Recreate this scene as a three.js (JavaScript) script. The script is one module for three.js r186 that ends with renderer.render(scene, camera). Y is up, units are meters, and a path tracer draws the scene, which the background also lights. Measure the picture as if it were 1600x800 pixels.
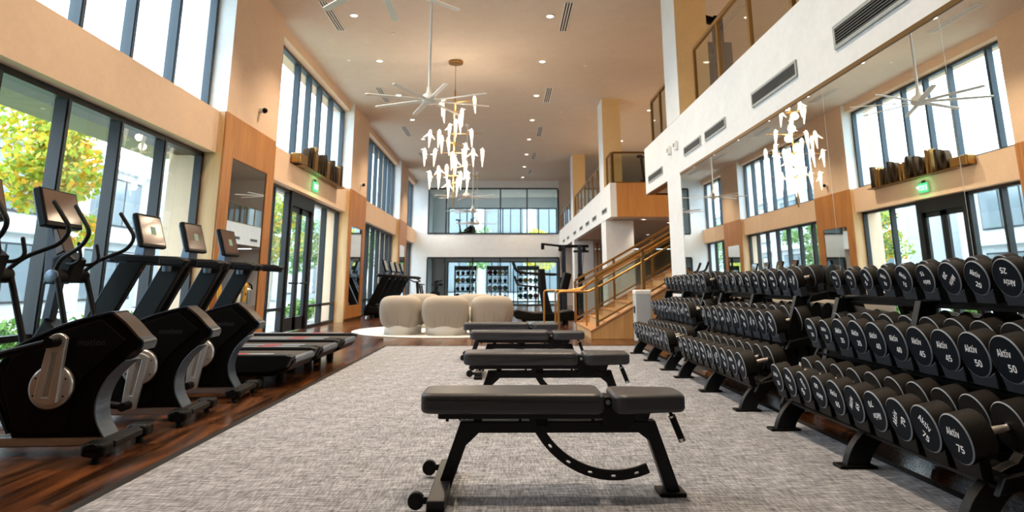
import * as THREE from 'three';
import { mergeGeometries } from 'three/addons/utils/BufferGeometryUtils.js';
import { RoundedBoxGeometry } from 'three/addons/geometries/RoundedBoxGeometry.js';
import { TextGeometry } from 'three/addons/geometries/TextGeometry.js';
import { FontLoader } from 'three/addons/loaders/FontLoader.js';

/* ---------- camera, sky, exposure ---------- */
const scene = new THREE.Scene();
const renderer = new THREE.WebGLRenderer({ antialias: true });
renderer.toneMapping = THREE.LinearToneMapping;
renderer.toneMappingExposure = 1.31;
renderer.shadowMap.enabled = true;
const FULL_H = 1178.6;                                  // the photograph is the lower part of a taller frame
const camera = new THREE.PerspectiveCamera(2 * Math.atan(589.3 / 1050) * 180 / Math.PI, 1600 / FULL_H, 0.05, 300);
camera.position.set(0, 1, 0);
camera.rotation.order = 'YXZ';
camera.rotation.set(0.21864, -0.011156, 0);
camera.setViewOffset(1600, FULL_H, 0, 378.6, 1600, 800);
camera.focus = 3.6; camera.userData.fStop = 3.4;         // the far end of the hall is slightly soft
scene.background = new THREE.Color().setRGB(4.5, 5.3, 6.25);   // bright overcast sky
const WARM = new THREE.Color().setRGB(1, 0.79, 0.57);
const DOWNLIGHT = 38, BIRD = 0.3;                      // candela of the lamps built below

const KZ = 1.148;                                       // the plan below was measured with depths in units of this many metres

/* ---------- helpers ---------- */
let seed = 7;
const rnd = () => { seed = (seed + 0x6d2b79f5) | 0; let t = Math.imul(seed ^ (seed >>> 15), 1 | seed); t = (t + Math.imul(t ^ (t >>> 7), 61 | t)) ^ t; return ((t ^ (t >>> 14)) >>> 0) / 4294967296; };
const rr = (a, b) => a + (b - a) * rnd();
const V = (x, y, z) => new THREE.Vector3(x, y, z);
const used = {};
const numbered = (n) => { const k = used[n] = (used[n] ?? -1) + 1; return k ? n + '_' + String(k).padStart(3, '0') : n; };
const ORD = ['first', 'second', 'third', 'fourth', 'fifth', 'sixth', 'seventh', 'eighth', 'ninth', 'tenth', 'eleventh', 'twelfth', 'thirteenth', 'fourteenth'];
function uvBox(g, s = 1) {                               // uv in metres, chosen by the way each face points
  const p = g.attributes.position, n = g.attributes.normal, uv = new Float32Array(p.count * 2);
  for (let i = 0; i < p.count; i++) {
    const ax = Math.abs(n.getX(i)), ay = Math.abs(n.getY(i)), az = Math.abs(n.getZ(i));
    const [u, v] = ay >= ax && ay >= az ? [p.getX(i), p.getZ(i)] : ax >= az ? [p.getZ(i), p.getY(i)] : [p.getX(i), p.getY(i)];
    uv[2 * i] = u * s; uv[2 * i + 1] = v * s;
  }
  g.setAttribute('uv', new THREE.BufferAttribute(uv, 2));
  return g;
}
const flat = (g) => { const h = g.index ? g.toNonIndexed() : g; for (const k of Object.keys(h.attributes)) if (!['position', 'normal', 'uv', 'color'].includes(k)) h.deleteAttribute(k); return h; };
function merge(list, keepUV) {
  const l = [].concat(list).map(flat);
  const g = l.length === 1 ? l[0] : mergeGeometries(l);
  return keepUV ? g : uvBox(g);
}
function obj(name, geo, mat, parent, keepUV) {
  const m = new THREE.Mesh(merge(geo, keepUV), mat);
  m.name = parent && parent !== scene ? name : numbered(name);
  m.castShadow = m.receiveShadow = true;
  (parent ?? scene).add(m);
  return m;
}
function share(name, geometry, mat, parent, x, y, z, ry = 0) {          // a mesh that shares a ready geometry
  const m = new THREE.Mesh(geometry, mat); m.name = name; m.castShadow = m.receiveShadow = true;
  m.position.set(x, y, z); m.rotation.y = ry; parent.add(m); return m;
}
function thing(name, label, category, [x, y, z] = [0, 0, 0], turn = 0, group) {
  const o = new THREE.Group(); o.name = numbered(name); scene.add(o);
  o.position.set(x, y, z * KZ); o.rotation.y = turn; o.userData = { label, category };
  if (group) o.userData.group = group;
  return o;
}
function tag(o, label, category, group) { o.userData = { label, category, ...(group ? { group } : {}) }; return o; }
function struct(name, geo, mat) { const m = obj(name, geo, mat); m.userData.kind = 'structure'; m.scale.z = KZ; return m; }
function structGroup(name) { const g = new THREE.Group(); g.name = numbered(name); g.userData.kind = 'structure'; g.scale.z = KZ; scene.add(g); return g; }
function dup(root, [x, y, z], turn, label) {
  const r = root.clone(); r.name = numbered(root.name.replace(/_\d{3}$/, '')); scene.add(r);
  r.position.set(x, y, z * KZ); r.rotation.y = turn; r.userData = { ...root.userData, label }; r.scale.copy(root.scale);
  return r;
}
const bx = (x0, x1, y0, y1, z0, z1) => new THREE.BoxGeometry(Math.abs(x1 - x0), Math.abs(y1 - y0), Math.abs(z1 - z0)).translate((x0 + x1) / 2, (y0 + y1) / 2, (z0 + z1) / 2);
const rb = (x0, x1, y0, y1, z0, z1, r = 0.01, seg = 2) => new RoundedBoxGeometry(Math.abs(x1 - x0), Math.abs(y1 - y0), Math.abs(z1 - z0), seg, r).translate((x0 + x1) / 2, (y0 + y1) / 2, (z0 + z1) / 2);
function rod(a, b, r0, r1 = r0, seg = 12) {
  const d = b.clone().sub(a), g = new THREE.CylinderGeometry(r1, r0, d.length(), seg);
  return g.applyQuaternion(new THREE.Quaternion().setFromUnitVectors(V(0, 1, 0), d.clone().normalize())).translate((a.x + b.x) / 2, (a.y + b.y) / 2, (a.z + b.z) / 2);
}
function bar(a, b, w, h, r = 0.004) {                     // square tube from a to b; w across, h in the upright plane
  const d = b.clone().sub(a), L = d.length(), g = new RoundedBoxGeometry(L, h, w, 1, r);
  const X = d.normalize(), Z = Math.abs(X.y) > 0.99 ? V(0, 0, 1) : V(0, 1, 0).cross(X).normalize().negate(), Y = Z.clone().cross(X);
  return g.applyMatrix4(new THREE.Matrix4().makeBasis(X, Y, Z)).translate((a.x + b.x) / 2, (a.y + b.y) / 2, (a.z + b.z) / 2);
}
const tube = (pts, r, seg = 24, rs = 8, closed = false) => new THREE.TubeGeometry(new THREE.CatmullRomCurve3(pts, closed, 'centripetal'), seg, r, rs, closed);
function pipe(pts, r, bend = 0.06, rs = 8) {              // straight runs with rounded corners
  const path = new THREE.CurvePath();
  let last = pts[0];
  for (let i = 1; i < pts.length - 1; i++) {
    const p = pts[i], a = p.clone().add(pts[i - 1].clone().sub(p).setLength(Math.min(bend, p.distanceTo(pts[i - 1]) * 0.45))), b = p.clone().add(pts[i + 1].clone().sub(p).setLength(Math.min(bend, p.distanceTo(pts[i + 1]) * 0.45)));
    path.add(new THREE.LineCurve3(last, a)); path.add(new THREE.QuadraticBezierCurve3(a, p, b)); last = b;
  }
  path.add(new THREE.LineCurve3(last, pts.at(-1)));
  const out = path.curves.flatMap((c, i) => c.getPoints(c.isLineCurve3 ? 1 : 6).slice(i ? 1 : 0));
  return mergeGeometries(out.slice(1).flatMap((p, i) => [flat(rod(out[i], p, r, r, rs)), flat(new THREE.SphereGeometry(r, rs, 6).translate(p.x, p.y, p.z))]));
}
function ext(pts, depth, bevel = 0.006, curve) {           // outline in x,y extruded along z, centred on z = 0
  const s = Array.isArray(pts) ? new THREE.Shape(curve ? new THREE.SplineCurve(pts.map(([x, y]) => new THREE.Vector2(x, y))).getPoints(curve) : pts.map(([x, y]) => new THREE.Vector2(x, y))) : pts;
  return new THREE.ExtrudeGeometry(s, { depth: depth - 2 * bevel, bevelEnabled: bevel > 0, bevelSize: bevel, bevelThickness: bevel, bevelSegments: 2, bevelOffset: -bevel, curveSegments: 16 }).translate(0, 0, -depth / 2 + bevel);
}
const lathe = (pts, seg = 32) => new THREE.LatheGeometry(pts.map(([r, y]) => new THREE.Vector2(r, y)), seg);
const cyl = (r0, r1, h, seg = 24) => new THREE.CylinderGeometry(r1, r0, h, seg);

/* ---------- textures ---------- */
function noiseGrid(n) { const a = new Float32Array(n * n); for (let i = 0; i < a.length; i++) a[i] = rnd(); return a; }
const NG = 128, GRID = noiseGrid(NG);
function vn(x, y, px, py) {                                // value noise, repeating every px, py cells
  const xi = Math.floor(x), yi = Math.floor(y), fx = x - xi, fy = y - yi, s = fx * fx * (3 - 2 * fx), t = fy * fy * (3 - 2 * fy);
  const g = (i, j) => GRID[(((j % py) + py) % py % NG) * NG + (((i % px) + px) % px % NG)];
  return (g(xi, yi) * (1 - s) + g(xi + 1, yi) * s) * (1 - t) + (g(xi, yi + 1) * (1 - s) + g(xi + 1, yi + 1) * s) * t;
}
function texture(n, f, repeat = 1, srgb = true, m = n) {
  const d = new Uint8Array(n * m * 4);
  for (let j = 0; j < m; j++) for (let i = 0; i < n; i++) {
    const c = f(i / n, j / m), o = (j * n + i) * 4;
    for (let k = 0; k < 3; k++) d[o + k] = Math.max(0, Math.min(255, Math.round((Array.isArray(c) ? c[k] : c) * 255)));
    d[o + 3] = 255;
  }
  const t = new THREE.DataTexture(d, n, m, THREE.RGBAFormat);
  t.wrapS = t.wrapT = THREE.RepeatWrapping; t.magFilter = THREE.LinearFilter; t.minFilter = THREE.LinearMipmapLinearFilter; t.generateMipmaps = true;
  t.repeat.set(repeat, repeat); if (srgb) t.colorSpace = THREE.SRGBColorSpace; t.needsUpdate = true;
  return t;
}
const mixc = (a, b, t) => a.map((v, i) => v + (b[i] - v) * Math.max(0, Math.min(1, t)));
// grain along v (world z on a floor); repeats every 2 m
function grainAt(u, v, fine = 90) {
  const w = vn(u * 12, v * 3, 12, 3) * 0.05;
  const a = vn((u + w) * fine, v * 4, fine, 4), b = vn((u + w) * fine * 0.4, v * 6, Math.round(fine * 0.4), 6), c = vn(u * 16, v * 2, 16, 2);
  return a * 0.4 + b * 0.35 + c * 0.25;
}
const T_floor = texture(512, (u, v) => mixc([0.15, 0.10, 0.066], [0.52, 0.36, 0.24], (grainAt(u, v) - 0.22) * 1.7), 0.5);
const T_oak = texture(512, (u, v) => mixc([0.66, 0.43, 0.2], [0.79, 0.55, 0.28], (grainAt(u, v, 120) - 0.2) * 1.5), 0.5);
const T_oakPale = texture(256, (u, v) => mixc([0.80, 0.66, 0.48], [0.88, 0.75, 0.57], (grainAt(u, v, 110) - 0.2) * 1.5), 0.5);
const carpetV = (u, v) => {
  const a = vn(u * 12, v * 110, 12, 110), b = vn(u * 110, v * 16, 110, 16), c = vn(u * 9, v * 90, 9, 90), d = vn(u * 70, v * 12, 70, 12), e = vn(u * 5, v * 5, 5, 5);
  return a * 0.42 + b * 0.34 + c * 0.1 + d * 0.1 + e * 0.04;
};
const T_carpet = texture(1024, (u, v) => { const q = carpetV(u, v) * 0.86 + rnd() * 0.14; return mixc([0.325, 0.33, 0.345], [0.735, 0.745, 0.78], (q - 0.2) * 1.65); }, 1.5);
const T_carpetB = texture(512, (u, v) => carpetV(u, v), 1.5, false);
const T_plaster = texture(256, (u, v) => 0.96 + 0.04 * (vn(u * 40, v * 40, 40, 40) * 0.5 + vn(u * 9, v * 9, 9, 9) * 0.5), 0.6);
const T_fine = texture(256, (u, v) => 0.5 * vn(u * 128, v * 128, 128, 128) + 0.5 * vn(u * 60, v * 60, 60, 60), 3, false);
const T_cloth = texture(256, (u, v) => 0.9 + 0.1 * (vn(u * 100, v * 128, 100, 128)), 4);
const T_brush = texture(256, (u, v) => 0.82 + 0.18 * vn(u * 4, v * 128, 4, 128), 3);

/* ---------- materials ---------- */
const std = (color, roughness = 0.6, o = {}) => new THREE.MeshStandardMaterial({ color, roughness, ...o });
const matte = (color, roughness = 0.5, o = {}) => new THREE.MeshPhysicalMaterial({ color, roughness, specularIntensity: 0.45, ...o });
const phys = (color, roughness, o) => new THREE.MeshPhysicalMaterial({ color, roughness, ...o });
const M = {
  plaster: std(0xe9ccb0, 0.85, { map: T_plaster }), ceiling: std(0xdaccbd, 0.9, { map: T_plaster }), white: std(0xecf0f1, 0.8, { map: T_plaster }),
  cream: std(0xeac992, 0.75, { map: T_plaster }),
  oak: std(0xffffff, 0.5, { map: T_oak }), oakPale: std(0xffffff, 0.55, { map: T_oakPale }), fasciaWood: std(0xe6c08e, 0.5, { map: T_oakPale }),
  carpet: std(0xffffff, 0.97, { map: T_carpet, bumpMap: T_carpetB, bumpScale: 0.0015 }),
  trimDark: matte(0x16110f, 0.65), floorFar: std(0xf2d8c8, 0.17, { map: T_floor }),
  frame: std(0x35424b, 0.4, { metalness: 0.2 }), frameDark: std(0x12171a, 0.45),
  glass: phys(0xf4fbfa, 0, { transmission: 1, thickness: 0, ior: 1.45 }),
  glassTint: phys(0xd8ddd6, 0.0, { transmission: 1, thickness: 0, ior: 1.5 }),
  mirror: std(0xeef3f2, 0.0, { metalness: 1 }),
  bronze: std(0x3f2d17, 0.35, { metalness: 0.7 }), gold: std(0xa07d4a, 0.36, { metalness: 0.8 }), goldDark: std(0x77582c, 0.4, { metalness: 0.8 }), brass: std(0xb58c50, 0.32, { metalness: 0.9 }),
  black: matte(0x070808, 0.45, { specularIntensity: 0.3 }), blackSatin: matte(0x0c0e10, 0.42), blackSteel: matte(0x1e1f23, 0.4, { metalness: 0.25, bumpMap: T_fine, bumpScale: 0.0003 }),
  rubber: matte(0x0e0f11, 0.55, { bumpMap: T_fine, bumpScale: 0.0004 }), rubberSide: matte(0x17130f, 0.6, { bumpMap: T_fine, bumpScale: 0.0006 }),
  leather: std(0x34353b, 0.4, { bumpMap: T_fine, bumpScale: 0.0005 }), bevelGrey: std(0x8a929c, 0.4), saddle: matte(0x2b3037, 0.5),
  chrome: std(0xd6d6d4, 0.16, { metalness: 1 }), knurl: std(0xdcd7d0, 0.42, { metalness: 0.6, bumpMap: T_fine, bumpScale: 0.0006 }),
  silver: std(0xc8c8c8, 0.32, { metalness: 0.7 }), steel: std(0xc9ccce, 0.24, { metalness: 0.95, map: T_brush }), mast: std(0x30373f, 0.4, { metalness: 0.3 }), greyBlue: std(0x5d6c7c, 0.35, { metalness: 0.5 }),
  housing: matte(0x060607, 0.4, { specularIntensity: 0.25 }), housingTrim: std(0x2c3846, 0.28, { metalness: 0.4 }), housingCap: std(0x41352e, 0.3, { metalness: 0.35 }),
  screen: phys(0x5f4b41, 0.1, { ior: 1.5 }), screenIcon: std(0x6f9a86, 0.4), belt: std(0x36312e, 0.75, { bumpMap: T_fine, bumpScale: 0.0005 }),  // screen brown stands in for the warm room reflected in dark glass
  red: std(0xc02a25, 0.5), yellow: std(0xe8b21d, 0.55), fabric: std(0xaba397, 0.95, { map: T_cloth }), fabricBase: std(0xeeebe4, 0.95, { map: T_cloth }),
  rug: std(0xe6e6e2, 0.97, { map: T_cloth }), fanWhite: std(0xf1efea, 0.45), vent: std(0x5a5c5c, 0.6), ventFrame: std(0xa9b0ae, 0.45, { metalness: 0.3 }), void: std(0x0a0a0a, 0.9),
  concrete: std(0xa9aaa6, 0.9, { map: T_plaster }), extWall: std(0xb9bdbe, 0.9, { map: T_plaster }), extGrey: std(0x6f787d, 0.85), extGlass: phys(0x6d787d, 0.08, { ior: 1.6 }), grass: std(0x6f9a45, 0.95), bark: std(0xb9b0a0, 0.9),
  soffit: std(0x8d8b74, 0.8), stringerWood: std(0xffe6c4, 0.5, { map: T_oakPale }), paleWood: std(0xcdb6a4, 0.6, { map: T_oakPale }),
};
const emit = (c, k) => new THREE.MeshStandardMaterial({ color: 0x000000, emissive: c, emissiveIntensity: k });
const M_lamp = emit(new THREE.Color().setRGB(1, 0.9, 0.74), 5), M_bird = emit(new THREE.Color().setRGB(1, 0.84, 0.62), 2.5), M_exit = emit(new THREE.Color().setRGB(0.1, 0.9, 0.32), 0.9), M_exitText = emit(new THREE.Color().setRGB(0.85, 1, 0.9), 1.2);
const font = await new FontLoader().loadAsync('fonts/droid/droid_sans_bold.typeface.json');

/* ---------- measures of the hall ---------- */
const WL = -4.3, WIN = -4.58, BEAM = -4.41, X0 = 2.7, CEIL = 6.05, ZB = -29, ZF = 6.5, XR = 9.6;
const FB = 2.67, FT = 3.54;                                 // gallery edge: bottom and top
const SILL = 3.61, LINTEL = 2.96, HEAD = 5.84;

/* ---------- floor ---------- */
const floor = structGroup('floor');
obj('slab', [bx(-5, XR + 0.2, -0.3, -0.014, -14.6, ZF + 0.2)], M.trimDark, floor);
obj('far_floor', [bx(-5, XR + 0.2, -0.3, 0, ZB - 7, -14.6)], M.floorFar, floor);
obj('side_floor', [bx(X0 + 0.1, XR + 0.2, -0.014, 0, -14.6, ZF)], M.floorFar, floor);
obj('near_floor', [bx(-5, -2.0, -0.014, 0, -1.4, ZF), bx(2.24, X0 + 0.1, -0.014, 0, -2.0, ZF)], M.floorFar, floor);
const plankTones = [0xffeadb, 0xe6c6ae, 0xf2dac8, 0xc8a68e, 0xffe0c8, 0xdabaa2].map((c, i) => { const t = T_floor.clone(); t.offset.set(i * 0.37, i * 0.21); t.needsUpdate = true; return std(c, 0.17 + 0.03 * (i % 3), { map: t }); });
const plankGeo = uvBox(flat(new THREE.BoxGeometry(0.178, 0.013, 1.598)));
const plankShort = uvBox(flat(new THREE.BoxGeometry(0.178, 0.013, 0.798)));
let planks = 0;
function plankRow(x, zNear, zFar, shift) {
  let z = zNear + shift;
  while (z > zFar + 0.01) {
    const room = Math.min(1.6, z - zFar), top = Math.min(z, zNear);
    const len = Math.min(top - (z - 1.6), top - zFar);
    if (len > 0.1) { const s = len < 0.9, m = share('plank', s ? plankShort : plankGeo, plankTones[Math.floor(rnd() * 6)], floor, x, -0.0075 - rnd() * 0.0008, top - len / 2); m.scale.z = (len - 0.002) / (s ? 0.798 : 1.598); planks++; }
    z -= 1.6; if (room <= 0) break;
  }
}
for (let i = 0; i < 15; i++) plankRow(-2.09 - i * 0.18, -1.4, -14.6, (i * 0.53) % 1.6);
for (let i = 0; i < 26; i++) plankRow(-1.91 + i * 0.18, -10.22, -14.6, (i * 0.61) % 1.6);
for (let i = 0; i < 3; i++) plankRow(2.33 + i * 0.18, -2.0, -10.22, (i * 0.47) % 1.6);
const carpet = tag(obj('carpet', [bx(-1.94, 2.18, -0.013, 0.0006, -10.12 * KZ, ZF * KZ)], M.carpet), 'large woven beige-grey carpet laid into the wood floor under the benches', 'carpet');
const trimL = struct('trim_1', [bx(-2.0, -1.942, -0.013, 0.0012, -10.2, ZF), bx(-1.942, 2.18, -0.013, 0.0012, -10.2, -10.122), bx(2.182, 2.24, -0.013, 0.0012, -10.2, ZF)], M.trimDark);

/* ---------- left wall: piers, spandrels, windows ---------- */
const piers = [[6.6, 4.2], [-1.3, -3.3], [-8.82, -10.82], [-16.3, -18.2], [-24.1, -26.0]];
const wallLeft = structGroup('wall_left');
piers.forEach(([a, b]) => {
  obj('pier', [bx(-5.1, WL - 0.02, 0, SILL, b, a), bx(-5.1, WL, SILL, CEIL, b, a)], M.plaster, wallLeft);
  obj('lit_reveal', [bx(-5.0, WL - 0.001, SILL, CEIL, a, a + 0.004), bx(-5.0, WL - 0.001, SILL, CEIL, b - 0.004, b)], M.white, wallLeft);  // white skin stands in for window light on reveals painted like the pier
  obj('reveal_panel', [bx(-4.66, WL - 0.02, 0, SILL - 0.002, a, a + 0.012), bx(-4.66, WL - 0.02, 0, SILL - 0.002, b - 0.012, b)], M.oakPale, wallLeft);
});
const bays = [[4.2, -1.3], [-3.3, -8.82], [-10.82, -16.3], [-18.2, -24.1], [-26.0, ZB]];
bays.forEach(([a, b]) => {
  obj('spandrel', [bx(-5.0, BEAM, LINTEL, SILL, b, a)], M.plaster, wallLeft);
  obj('header', [bx(-5.0, BEAM, HEAD, CEIL, b, a)], M.plaster, wallLeft);
});
// oak cladding on the piers, each with a tall mirror let in
[[-8.82, -10.82, -9.13, -10.5, 2.95, 0.5], [-16.3, -18.2, -16.6, -17.85, 2.6, 0.42], [-24.1, -26.0, -24.4, -25.7, 2.6, 0.4], [-1.3, -3.3, -1.6, -3.0, 2.95, 0.5]].forEach(([a, b, ma, mb, mt, m0], i) => {
  const c = new THREE.Group(); c.name = 'oak_cladding'; c.position.set(WL - 0.02, 0, (a + b) / 2); wallLeft.add(c);
  const d = (a - b) / 2, A = ma - (a + b) / 2, B = mb - (a + b) / 2;
  obj('panel', [bx(0, 0.03, 0.08, SILL, A, d)], M.oak, c); obj('panel', [bx(0, 0.03, 0.08, SILL, -d, B)], M.oak, c);
  obj('panel', [bx(0, 0.03, mt, SILL, B, A)], M.oak, c); obj('panel', [bx(0, 0.03, 0.08, m0, B, A)], M.oak, c);
  obj('plinth', [bx(0, 0.024, 0, 0.08, -d, d)], M.goldDark, c);
  const mm = thing('pier_mirror', ['tall mirror set into the oak pier behind the treadmill consoles', 'narrow tall mirror in the oak pier past the glass doors', 'narrow mirror in the farthest oak pier', 'tall mirror in the oak pier beside the viewer'][i], 'mirror', [WL - 0.018, 0, (a + b) / 2], 0, 'pier mirrors');
  obj('mirror_glass', [bx(0.001, 0.014, m0, mt, B * KZ, A * KZ)], M.mirror, mm);
  obj('mirror_edge', [bx(0.001, 0.022, mt - 0.012, mt, B * KZ, A * KZ), bx(0.001, 0.022, m0, mt, A * KZ - 0.012, A * KZ), bx(0.001, 0.022, m0, mt, B * KZ, B * KZ + 0.012)], M.goldDark, mm);
});
function windowUnit(x, z0, z1, y0, y1, mull, rails = [], deep = 0.11, mw = 0.07) {          // a glazed bay in a plane of constant x
  const w = structGroup('window'); w.name = 'window_' + (++windowUnit.n);
  const f = 0.07;
  obj('window_frame', [bx(x - deep, x, y1 - f, y1, z1, z0), bx(x - deep, x, y0, y0 + f, z1, z0), bx(x - deep, x, y0, y1, z0 - f, z0), bx(x - deep, x, y0, y1, z1, z1 + f)], y0 < 1 ? M.frameDark : M.frame, w);
  const cuts = [z0, ...mull, z1];
  mull.forEach((m) => { const g = obj('mullion', [bx(x - deep, x + 0.02, y0 + f, y1 - f, m - mw / 2, m + mw / 2)], y0 < 1 ? M.frameDark : M.frame, w); obj('mullion_cap', [bx(x + 0.02, x + 0.032, y0 + f, y1 - f, m - mw / 4, m + mw / 4)], y0 < 1 ? M.frame : M.greyBlue, g); });
  rails.forEach((r) => obj('rail', [bx(x - deep + 0.02, x, r - 0.03, r + 0.03, z1 + f, z0 - f)], M.frameDark, w));
  const ys = [y0 + f, ...rails, y1 - f];
  for (let i = 0; i + 1 < cuts.length; i++) for (let j = 0; j + 1 < ys.length; j++)
    obj('pane', [new THREE.PlaneGeometry(cuts[i] - cuts[i + 1] - 0.04, ys[j + 1] - ys[j]).rotateY(Math.PI / 2).translate(x - 0.06, (ys[j] + ys[j + 1]) / 2, (cuts[i] + cuts[i + 1]) / 2)], M.glass, w);
  return w;
}
windowUnit.n = 0;
const every = (a, b, n) => Array.from({ length: n - 1 }, (_, i) => a + (b - a) * (i + 1) / n);
windowUnit(WIN, -3.3, -8.82, 0, LINTEL, [-4.24, -5.1, -5.97, -6.84, -7.76], [0.5]);
windowUnit(WIN, -3.3, -8.82, SILL, HEAD, [-4.24, -5.1, -5.97, -6.84, -7.76]);
windowUnit(WIN, -10.82, -16.3, SILL, HEAD, [-11.45, -12.54, -13.31, -14.1, -15.07]);
windowUnit(WIN, -10.82, -12.52, 0, LINTEL, [-11.62], [0.5]);
windowUnit(WIN, -14.06, -16.3, 0, LINTEL, [-15.07], [0.5]);
windowUnit(WIN, -18.2, -24.1, 0, LINTEL, every(-18.2, -24.1, 7), [0.5]);
windowUnit(WIN, -18.2, -24.1, SILL, HEAD, every(-18.2, -24.1, 7));
windowUnit(WIN, -26, ZB, 0, LINTEL, [-27, -28], [0.5]);
windowUnit(WIN, -26, ZB, SILL, HEAD, [-27, -28]);
obj('solid_bay', [bx(-5.0, BEAM, 0, LINTEL, -1.3, 4.2), bx(-5.0, BEAM, SILL, HEAD, -1.3, 4.2)], M.plaster, wallLeft);
// double glass door in the second bay
const door = structGroup('door'); door.name = 'door_1';
obj('door_frame', [bx(WIN - 0.12, WIN + 0.03, 0, LINTEL, -12.62, -12.52), bx(WIN - 0.12, WIN + 0.03, 0, LINTEL, -14.06, -13.93), bx(WIN - 0.12, WIN + 0.03, 2.66, LINTEL, -13.93, -12.62)], M.frameDark, door);
[[-12.62, -13.27], [-13.29, -13.93]].forEach(([a, b], i) => {
  const l = obj('door_leaf', [bx(WIN - 0.08, WIN - 0.02, 0.02, 2.66, a - 0.09, a), bx(WIN - 0.08, WIN - 0.02, 0.02, 2.66, b, b + 0.09), bx(WIN - 0.08, WIN - 0.02, 2.54, 2.66, b, a), bx(WIN - 0.08, WIN - 0.02, 0.02, 0.3, b, a)], M.frameDark, door);
  obj('pane', [new THREE.PlaneGeometry(a - b - 0.18, 2.24).rotateY(Math.PI / 2).translate(WIN - 0.05, 1.42, (a + b) / 2)], M.glass, l);
  obj('push_bar', [rod(V(WIN + 0.04, 1.02, a - 0.06), V(WIN + 0.04, 1.02, b + 0.06), 0.018)], M.blackSatin, l);
});
obj('window_head_dark_strip', [bx(-5.0, WIN - 0.12, LINTEL - 0.04, LINTEL - 0.001, -8.82, -3.3)], M.frameDark, wallLeft);  // added dark strip under the lintel, painting the dark reflection in the panes
// dark canopy edge over the lower windows, outside
const canopy = tag(obj('entrance_canopy', [bx(-5.75, -5.0, 3.0, 3.5, -9.5 * KZ, 4 * KZ)], M.soffit), 'olive-grey canopy edge outside above the near lower windows', 'canopy');

/* ---------- right side: mirror wall, gallery, columns ---------- */
const wallRight = structGroup('wall_right');
obj('mirror_wall', [bx(X0 + 0.02, X0 + 0.18, 0, FB, -8.88, ZF)], M.white, wallRight);
obj('wall_end', [bx(X0, X0 + 0.5, 0, FB, -9.6, -8.88)], M.white, wallRight);
obj('outer_wall', [bx(XR, XR + 0.2, 0, CEIL, ZB - 0.2, ZF)], M.cream, wallRight);
const mirrorCuts = [-8.86, -7.6, -6.2, -4.78, -3.4, -2.0, -0.6, 0.8];
for (let i = 0; i + 1 < mirrorCuts.length; i++) {
  const m = thing('wall_mirror', 'large frameless wall mirror behind the dumbbells, ' + ORD[i] + ' from the stairs', 'mirror', [X0, 0, (mirrorCuts[i] + mirrorCuts[i + 1]) / 2], 0, 'mirrors of the dumbbell wall');
  const h = (mirrorCuts[i + 1] - mirrorCuts[i]) / 2 * KZ - 0.002;
  obj('mirror_glass', [bx(0.006, 0.019, 0.12, FB - 0.03, -h, h)], M.mirror, m);
  obj('polished_edge', [bx(0.008, 0.019, 0.12, FB - 0.03, h, h + 0.004)], M.white, m);
}
struct('trim_2', [bx(X0 - 0.004, X0 + 0.03, FB - 0.03, FB + 0.005, -8.88, ZF)], M.goldDark);
struct('baseboard_right', [bx(X0 - 0.004, X0 + 0.02, 0, 0.12, -8.88, ZF)], M.trimDark);
// gallery slabs
const gal = structGroup('ceiling_gallery'); gal.name = 'gallery';
obj('gallery_edge', [bx(X0, X0 + 0.16, FB, FT, -11.08, ZF)], M.white, gal);
obj('gallery_edge', [bx(X0, X0 + 0.16, FB, FT, ZB, -14.86)], M.white, gal);
obj('gallery_floor', [bx(X0 + 0.16, XR, FB + 0.02, FT - 0.02, -11.08, ZF), bx(X0 + 0.16, XR, FB + 0.02, FT - 0.02, ZB, -14.9), bx(8.4, XR, FB + 0.02, FT - 0.02, -14.9, -11.08)], M.ceiling, gal);
obj('landing_panel', [bx(X0 + 0.01, 8.4, FB, FT, -14.9, -14.862)], M.fasciaWood, gal);
obj('edge_trim', [bx(X0 + 0.005, X0 + 0.155, FB - 0.012, FB, -11.08, -9.6), bx(X0 + 0.16, 8.4, FB - 0.01, FB + 0.02, -11.09, -11.05)], M.goldDark, gal);
[-8.72, -15.72, -22.95].forEach((z, i) => {
  const c = structGroup('column'); c.name = 'wall_column_' + (i + 1);
  obj('column_shaft', [bx(X0 + 0.0, X0 + 0.5, FT, CEIL, z - 0.72, z)], M.cream, c);  // cream carries the warm lamp light; the aisle side gets a white skin
  obj('column_face', [bx(X0 - 0.006, X0 + 0.0, FT + 0.001, CEIL, z - 0.72, z)], M.white, c);
  if (i) obj('column_foot', [bx(X0 + 0.01, X0 + 0.75, 0, FB, z - 0.72, z)], M.white, c);
});
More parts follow.
